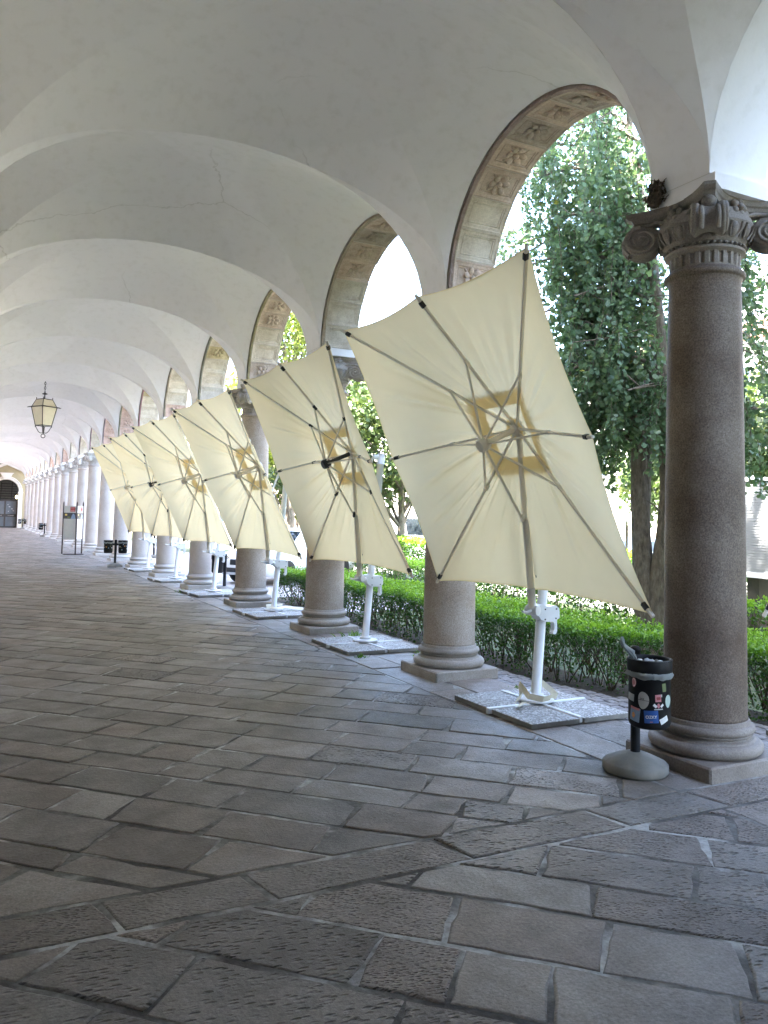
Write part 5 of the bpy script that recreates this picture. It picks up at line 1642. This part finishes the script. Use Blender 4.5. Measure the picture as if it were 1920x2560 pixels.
def leafy_tree(name, lab, x, y, zg, h, rx, zlow, n, size, matn, seed, trunk_r=0.12, blobs=26, group='trees of the court'):
    rg = random.Random(seed)
    t = thing(name, lab, 'tree', (x, y, zg), 0, group)
    mb = MB(); H = h
    f = limb(mb, [(0, 0, -0.1), (rg.gauss(0, 0.05), rg.gauss(0, 0.05), zlow * 0.6), (rg.gauss(0, 0.1), rg.gauss(0, 0.1), zlow + (H - zlow) * 0.35), (0, 0, H * 0.88)], trunk_r, trunk_r * 0.25, 9)
    cl = []
    for i in range(blobs):
        u = rg.random(); zc = zlow + (H - zlow) * (0.06 + 0.88 * u)
        rr = rx * (math.sin(pi * min(0.97, 0.16 + 0.80 * u)) ** 0.7)
        a = rg.uniform(0, 2 * pi); r_ = rr * math.sqrt(rg.random()) * 0.92
        c = Vector((r_ * cos(a), r_ * sin(a), zc)); cl.append((c, rg.uniform(0.26, 0.48) * rx))
        p_ = f[min(len(f) - 1, int(len(f) * (zc / H) * 0.75))]
        mb.tube([p_, p_.lerp(c, 0.5) + Vector((0, 0, 0.08 * rx)), c], [trunk_r * 0.32, trunk_r * 0.2, trunk_r * 0.08], 5, cap=False)
    mb.build('trunk', M['bark'], t)
    P_ = []; T_ = []
    per = n // blobs
    for c, r_ in cl:
        d = rng.normal(size=(per, 3)); d /= np.linalg.norm(d, axis=1)[:, None]
        rad = r_ * (0.35 + 0.75 * rng.random(per) ** 0.5); d[:, 2] *= 0.78
        P_.append(np.array(c) + d * rad[:, None]); T_.append(np.clip(rng.normal(0.5, 0.22, per) + rg.uniform(-0.15, 0.15), 0, 1))
    P_ = np.concatenate(P_); T_ = np.concatenate(T_)
    leaves('crown', P_, size * rng.uniform(0.6, 1.3, len(P_)), M[matn], t, 0.35, 0.75, 0.5, T_)
    return t
leafy_tree('leafy_tree', 'rounded sunlit tree seen between the two nearest parasols', 11.6, 21.6, -0.36, 6.6, 2.6, 2.6, 16000, 0.15, 'tree_leaf', 2, 0.16, 34)
leafy_tree('leafy_tree', 'sunlit tree left of the rounded one, behind the top of the second parasol', 9.4, 22.6, -0.36, 6.4, 1.7, 2.0, 9000, 0.14, 'tree_leaf', 3, 0.13, 24)
leafy_tree('leafy_tree', 'tall yellow-green tree whose top shows under the third arch', 11.0, 29.0, -0.36, 10.4, 2.6, 3.2, 15000, 0.17, 'bright_leaf', 4, 0.2, 34)
leafy_tree('young_tree', 'small young tree with a thin dark trunk between the second and third parasols', 11.7, 30.2, -0.36, 4.2, 1.25, 2.0, 4200, 0.13, 'bright_leaf', 6, 0.05, 15)
leafy_tree('leafy_tree', 'dark tree beyond the ginkgo, left of its trunk', 15.0, 13.6, -0.36, 6.4, 2.2, 2.4, 9000, 0.16, 'tree_leaf', 8, 0.15, 26)
leafy_tree('leafy_tree', 'dark green tree right of the nearest column, in front of the ribbed cabin', 10.8, 7.35, -0.36, 4.3, 1.35, 2.25, 7000, 0.10, 'tree_leaf', 10, 0.08, 24)
leafy_tree('leafy_tree', 'dark green tree far back in the yard behind the fourth parasol', 9.0, 40.0, -0.36, 6.0, 2.0, 2.2, 6000, 0.17, 'tree_leaf', 12, 0.13, 22)

leafy_tree('leafy_tree', 'broad unseen tree added right of the picture to shade the near arcade', 12.5, 0.5, -0.36, 10.0, 3.2, 1.4, 9000, 0.28, 'tree_leaf', 23, 0.2, 30)  # out of view, added to block light from the near bays
leafy_tree('leafy_tree', 'unseen tree added just outside the right edge to shade the near bay', 8.9, 1.2, -0.36, 10.0, 2.7, 1.2, 12000, 0.24, 'tree_leaf', 21, 0.16, 36)  # added beyond the frame to darken the soffit and near vault
# ------------------------------------------------------------------ vehicles
def car(name, lab, cat, x, y, zg, heading, paint, L_=4.5, W=1.82, H=1.58, hood=0.88, belt=0.98, van=False):
    c = thing(name, lab, cat, (x, y, zg), heading)
    hx = L_ / 2
    # stations along the length (front at +x): x, half width, bottom, shoulder z
    if van: prof = [(hx, 0.72, 0.30, 0.62), (hx - 0.08, 0.86, 0.26, 0.86), (hx - 0.7, 0.91, 0.24, 1.02), (0.2, 0.91, 0.24, 1.05), (-hx + 0.1, 0.90, 0.26, 1.05), (-hx, 0.84, 0.34, 0.98)]
    else: prof = [(hx, 0.70, 0.36, 0.66), (hx - 0.10, 0.85, 0.26, 0.82), (hx - 0.45, 0.90, 0.22, hood + 0.02), (hx - 1.25, 0.91, 0.22, belt), (0, 0.91, 0.22, belt + 0.02), (-hx + 0.7, 0.91, 0.24, belt + 0.04), (-hx + 0.1, 0.86, 0.30, belt), (-hx, 0.76, 0.40, 0.85)]
    q = MB(); rows = []
    for (px, hw, zb, zs) in prof:
        rows.append([(px, -hw * 0.94, zb), (px, -hw, zb + 0.18), (px, -hw, zs - 0.14), (px, -hw * 0.93, zs - 0.03), (px, -hw * 0.6, zs), (px, hw * 0.6, zs), (px, hw * 0.93, zs - 0.03), (px, hw, zs - 0.14), (px, hw, zb + 0.18), (px, hw * 0.94, zb)])
    ids = q.grid(rows, True, cv=True); q.face(ids[0]); q.face(ids[-1][::-1])
    # greenhouse
    if van: g_ = [(hx - 0.75, 0.80, 1.0, hx - 1.45), (-hx + 0.08, 0.80, 1.0, -hx + 0.16)]
    else: g_ = [(hx - 1.15, 0.78, belt - 0.03, hx - 1.95), (-hx + 0.15, 0.74, belt - 0.02, -hx + 0.55)]
    fr_, bk_ = g_
    base = [(fr_[0], -0.84, fr_[2]), (fr_[0], 0.84, fr_[2]), (bk_[0], 0.82, bk_[2]), (bk_[0], -0.82, bk_[2])]
    topz = H
    tp_ = [(fr_[3], -0.64, topz - 0.05), (fr_[3], 0.64, topz - 0.05), (bk_[3], 0.62, topz - 0.06), (bk_[3], -0.62, topz - 0.06)]
    mid_ = [((a[0] + b[0]) / 2, a[1] * 0.45 + b[1] * 0.57, a[2] * 0.45 + b[2] * 0.55) for a, b in zip(base, tp_)]
    q.grid([base, mid_, tp_, [(fr_[3] - 0.25, -0.5, topz), (fr_[3] - 0.25, 0.5, topz), (bk_[3] + 0.3, 0.5, topz), (bk_[3] + 0.3, -0.5, topz)]], False, cv=True, flip=True)
    n0 = len(q.v); q.face((n0 - 1, n0 - 2, n0 - 3, n0 - 4))
    q.build('body', M[paint], c)
    B_ = [Vector(v) for v in base]; T_ = [Vector(v) for v in tp_]; MD = [Vector(v) for v in mid_]
    def win(i, j, s0, s1, t0, t1, name_):
        def P3(s_, t):
            a = B_[i].lerp(B_[j], s_); m_ = MD[i].lerp(MD[j], s_); b = T_[i].lerp(T_[j], s_)
            return a.lerp(m_, t * 2) if t < 0.5 else m_.lerp(b, t * 2 - 1)
        w_ = MB(); n_ = (P3(1, .5) - P3(0, .5)).cross(P3(.5, 1) - P3(.5, 0)).normalized()
        cen = Vector((0, 0, 1.0))
        if n_.dot(P3(.5, .5) - cen) < 0: n_ = -n_
        w_.grid([[P3(s0 + (s1 - s0) * k, t) + n_ * 0.008 for t in (t0, 0.5, t1)] for k in (0, 0.25, 0.5, 0.75, 1)], False)
        w_.build(name_, M['dark_glass'], c)
    win(0, 1, 0.08, 0.92, 0.12, 0.92, 'windscreen'); win(2, 3, 0.1, 0.9, 0.2, 0.9, 'rear_window')
    for (i, j) in ((1, 2), (3, 0)):
        rev = (i == 3)
        for s0, s1 in ((0.12, 0.46), (0.49, 0.76), (0.79, 0.95)):
            if van and s1 > 0.5: continue
            a, b = (s0, s1) if not rev else (1 - s1, 1 - s0)
            win(i, j, a, b, 0.14, 0.88, 'side_window')
    for px in (hx - 0.85, -hx + 0.85):
        for sg in (-1, 1):
            wq = MB(); Mw = Matrix.Translation((px, sg * 0.82, 0.34)) @ Matrix.Rotation(R(90), 4, 'X')
            wq.lathe([(0.20, -0.10), (0.32, -0.10), (0.34, -0.07), (0.34, 0.07), (0.32, 0.10), (0.20, 0.10)], 24, mat=Mw); wo = wq.build('wheel', M['tyre'], c)
            wq = MB(); wq.lathe([(0.03, -0.085), (0.205, -0.08), (0.205, 0.08), (0.03, 0.085)], 18, mat=Mw); wq.build('rim', M['chrome'], wo)
    for sg in (-1, 1):
        q = MB(); q.ell((hx - 0.09, sg * 0.62, 0.70), (0.08, 0.18, 0.09), 10, 6); q.build('headlight', M['chrome'], c)
        q = MB(); q.ell((-hx + 0.06, sg * 0.70, 0.82), (0.06, 0.09, 0.12), 8, 6); q.build('tail_light', M['ink_red'], c)
        q = MB(); q.ell((fr_[0] - 0.35, sg * 1.0, belt + 0.1), (0.07, 0.12, 0.08), 8, 6); q.obox((fr_[0] - 0.35, sg * 0.85, belt + 0.06), (fr_[0] - 0.35, sg * 0.98, belt + 0.06), 0.04, 0.04); q.build('wing_mirror', M[paint], c)
    q = MB(); q.box((hx - 0.06, -0.45, 0.52), (hx + 0.012, 0.45, 0.68), bev=0.02); q.box((hx - 0.06, -0.6, 0.33), (hx + 0.016, 0.6, 0.46), bev=0.02); q.build('grille', M['black_plastic'], c)
    return c
SU = Vector((6.75, 21.3, -0.35)); hd_ = math.atan2(-0.55, -0.83)
car('parked_car', 'white estate car with black front trim parked in the yard behind the fourth column', 'car', SU.x - cos(hd_) * 2.25, SU.y - sin(hd_) * 2.25, -0.35, hd_, 'car_white', 4.5, 1.82, 1.52)
car('white_van', 'white van parked on the court road beyond the hedges', 'van', 17.8, 30.9, -0.35, R(-62), 'car_white', 5.0, 1.9, 2.0, van=True)
car('parked_car', 'pale blue car parked far behind the ginkgo trunk', 'car', 18.6, 19.6, -0.35, R(75), 'car_blue', 4.2, 1.75, 1.45)

mi_ = thing('traffic_mirror', 'rounded dark mirror on a thin pole beside the ginkgo trunk', 'mirror', (13.2, 13.75, -0.35))
q = MB(); q.tube([(0, 0, 0), (0, 0, 2.1)], 0.03, 8); q.build('pole', M['dark_metal'], mi_)
q = MB(); Mx = Matrix.Translation((0, 0, 1.98)) @ Matrix.Rotation(R(45), 4, 'Z') @ Matrix.Rotation(R(90), 4, 'X')
q.prism([(0.16 * cos(t) * (1.0 if abs(cos(t)) < .8 else .95), 0.13 * sin(t)) for t in [2 * pi * i / 20 for i in range(20)]], 0.05, Mx); q.build('mirror_frame', M['paper_white'], mi_)
q = MB(); Mx2 = Mx @ Matrix.Translation((0, 0, 0.051)); q.prism([(0.13 * cos(t), 0.105 * sin(t)) for t in [2 * pi * i / 20 for i in range(20)]], 0.006, Mx2); q.build('mirror_glass', M['dark_glass'], mi_)

cab = thing('ribbed_cabin', 'white site cabin with horizontally ribbed walls at the right edge behind the garden', 'cabin', (12.4, 6.2, -0.35))
q = MB()
ys = (-3.5, 4.0); n_ = 34; z0 = 1.10
for i in range(n_):
    z = z0 + i * 0.047
    prof_ = [(-0.020, 0), (-0.020, 0.036), (0.014, 0.037), (0.014, 0.047)]
    for k in range(3):
        (xa, za), (xb, zb_) = prof_[k], prof_[k + 1]
        q.face([q.vert(v) for v in ((xa, ys[0], z + za), (xb, ys[0], z + zb_), (xb, ys[1], z + zb_), (xa, ys[1], z + za))])
q.box((0.02, ys[0], z0), (2.4, ys[1], z0 + n_ * 0.047)); q.build('ribbed_wall', M['ribbed_white'], cab)
q = MB(); q.box((-0.03, ys[0] - 0.02, z0 - 0.10), (2.42, ys[1] + 0.02, z0 - 0.005)); q.box((-0.05, ys[0] - 0.05, z0 + n_ * 0.047 + 0.002), (2.45, ys[1] + 0.05, z0 + n_ * 0.047 + 0.10)); q.build('edge_frame', M['white_metal'], cab)
for y in (-3.2, -1.0, 1.4, 3.6):
    q = MB(); q.box((0.1, y, 0), (2.2, y + 0.25, z0 - 0.102)); q.build('support_block', M['dark_metal'], cab)

# ------------------------------------------------------------------ buildings round the court
def facade(name, lab, p0, p1, depth, h, nwin, rows_, matw, roof=True):
    p0 = Vector((*p0, -0.36)); p1 = Vector((*p1, -0.36)); d = p1 - p0; L_ = d.length; d.normalize()
    ang = math.atan2(d.y, d.x)
    b = thing(name, lab, 'building', p0, ang)
    q = MB(); q.box((0, -depth, 0), (L_, 0, h)); q.build('wall', M[matw], b)
    q = MB(); q.box((-0.3, -depth - 0.3, h + 0.002), (L_ + 0.3, 0.45, h + 0.35)); q.build('cornice', M['facade_pale'], b)
    q = MB(); q.box((0, 0.001, h * 0.48), (L_, 0.12, h * 0.48 + 0.25)); q.build('string_course', M['facade_pale'], b)
    if roof:
        q = MB()
        A_ = [(-0.4, 0.6, h + 0.352), (L_ + 0.4, 0.6, h + 0.352)]; B_ = [(-0.4, -depth * 0.5, h + 2.6), (L_ + 0.4, -depth * 0.5, h + 2.6)]; C_ = [(-0.4, -depth - 0.4, h + 0.352), (L_ + 0.4, -depth - 0.4, h + 0.352)]
        q.grid([A_, B_, C_], False, flip=True)
        k = int(L_ / 0.35)
        for i in range(k):
            xx = L_ * (i + 0.5) / k; q.tube([(xx, 0.62, h + 0.36), (xx, -depth * 0.5, h + 2.62)], 0.09, 5, cap=True)
        q.build('roof', M['roof_tile'], b)
    for r_ in range(rows_):
        zc = h * (r_ + 0.30) / rows_; hh = h / rows_ * 0.45
        for i in range(nwin):
            xx = L_ * (i + 0.5) / nwin
            q = MB(); q.box((xx - 0.65, 0.002, zc - 0.1), (xx + 0.65, 0.14, zc + hh + 0.12)); f_ = q.build('window', M['facade_pale'], b)
            q = MB(); q.box((xx - 0.48, 0.142, zc), (xx + 0.48, 0.16, zc + hh)); q.build('pane', M['window_glass'], f_)
    return b
facade('court_wing', 'pink building wing with a tiled roof closing the far end of the court', (34.0, 71.5), (5.4, 71.5), 9, 13.3, 8, 3, 'facade')
facade('court_wing', 'long pale building wing across the court, behind the trees', (34.0, -30.0), (34.0, 70.0), 9, 10.5, 20, 3, 'facade_pale')
facade('apartment_tower', 'white apartment tower far away right of the nearest column', (66.0, 36.0), (66.0, 60.0), 14, 26.0, 8, 8, 'car_white', False)
# two rust-red drain pipes on the far wing
for x in (27.4, 28.6):
    dp = MB(); dp.tube([(0, 0, -0.3), (0, 0, 12.5)], 0.07, 8)
    for z in (1, 3, 5, 7, 9, 11): dp.lathe([(0.09, z), (0.09, z + 0.08)], 8)
    tag(dp.build('drain_pipe', M['facade'], None, (x, 71.28, -0.06)), ('left' if x < 28 else 'right') + ' of two pinkish drain pipes on the far wall of the court', 'drain pipe', 'drain pipes on the far wing')
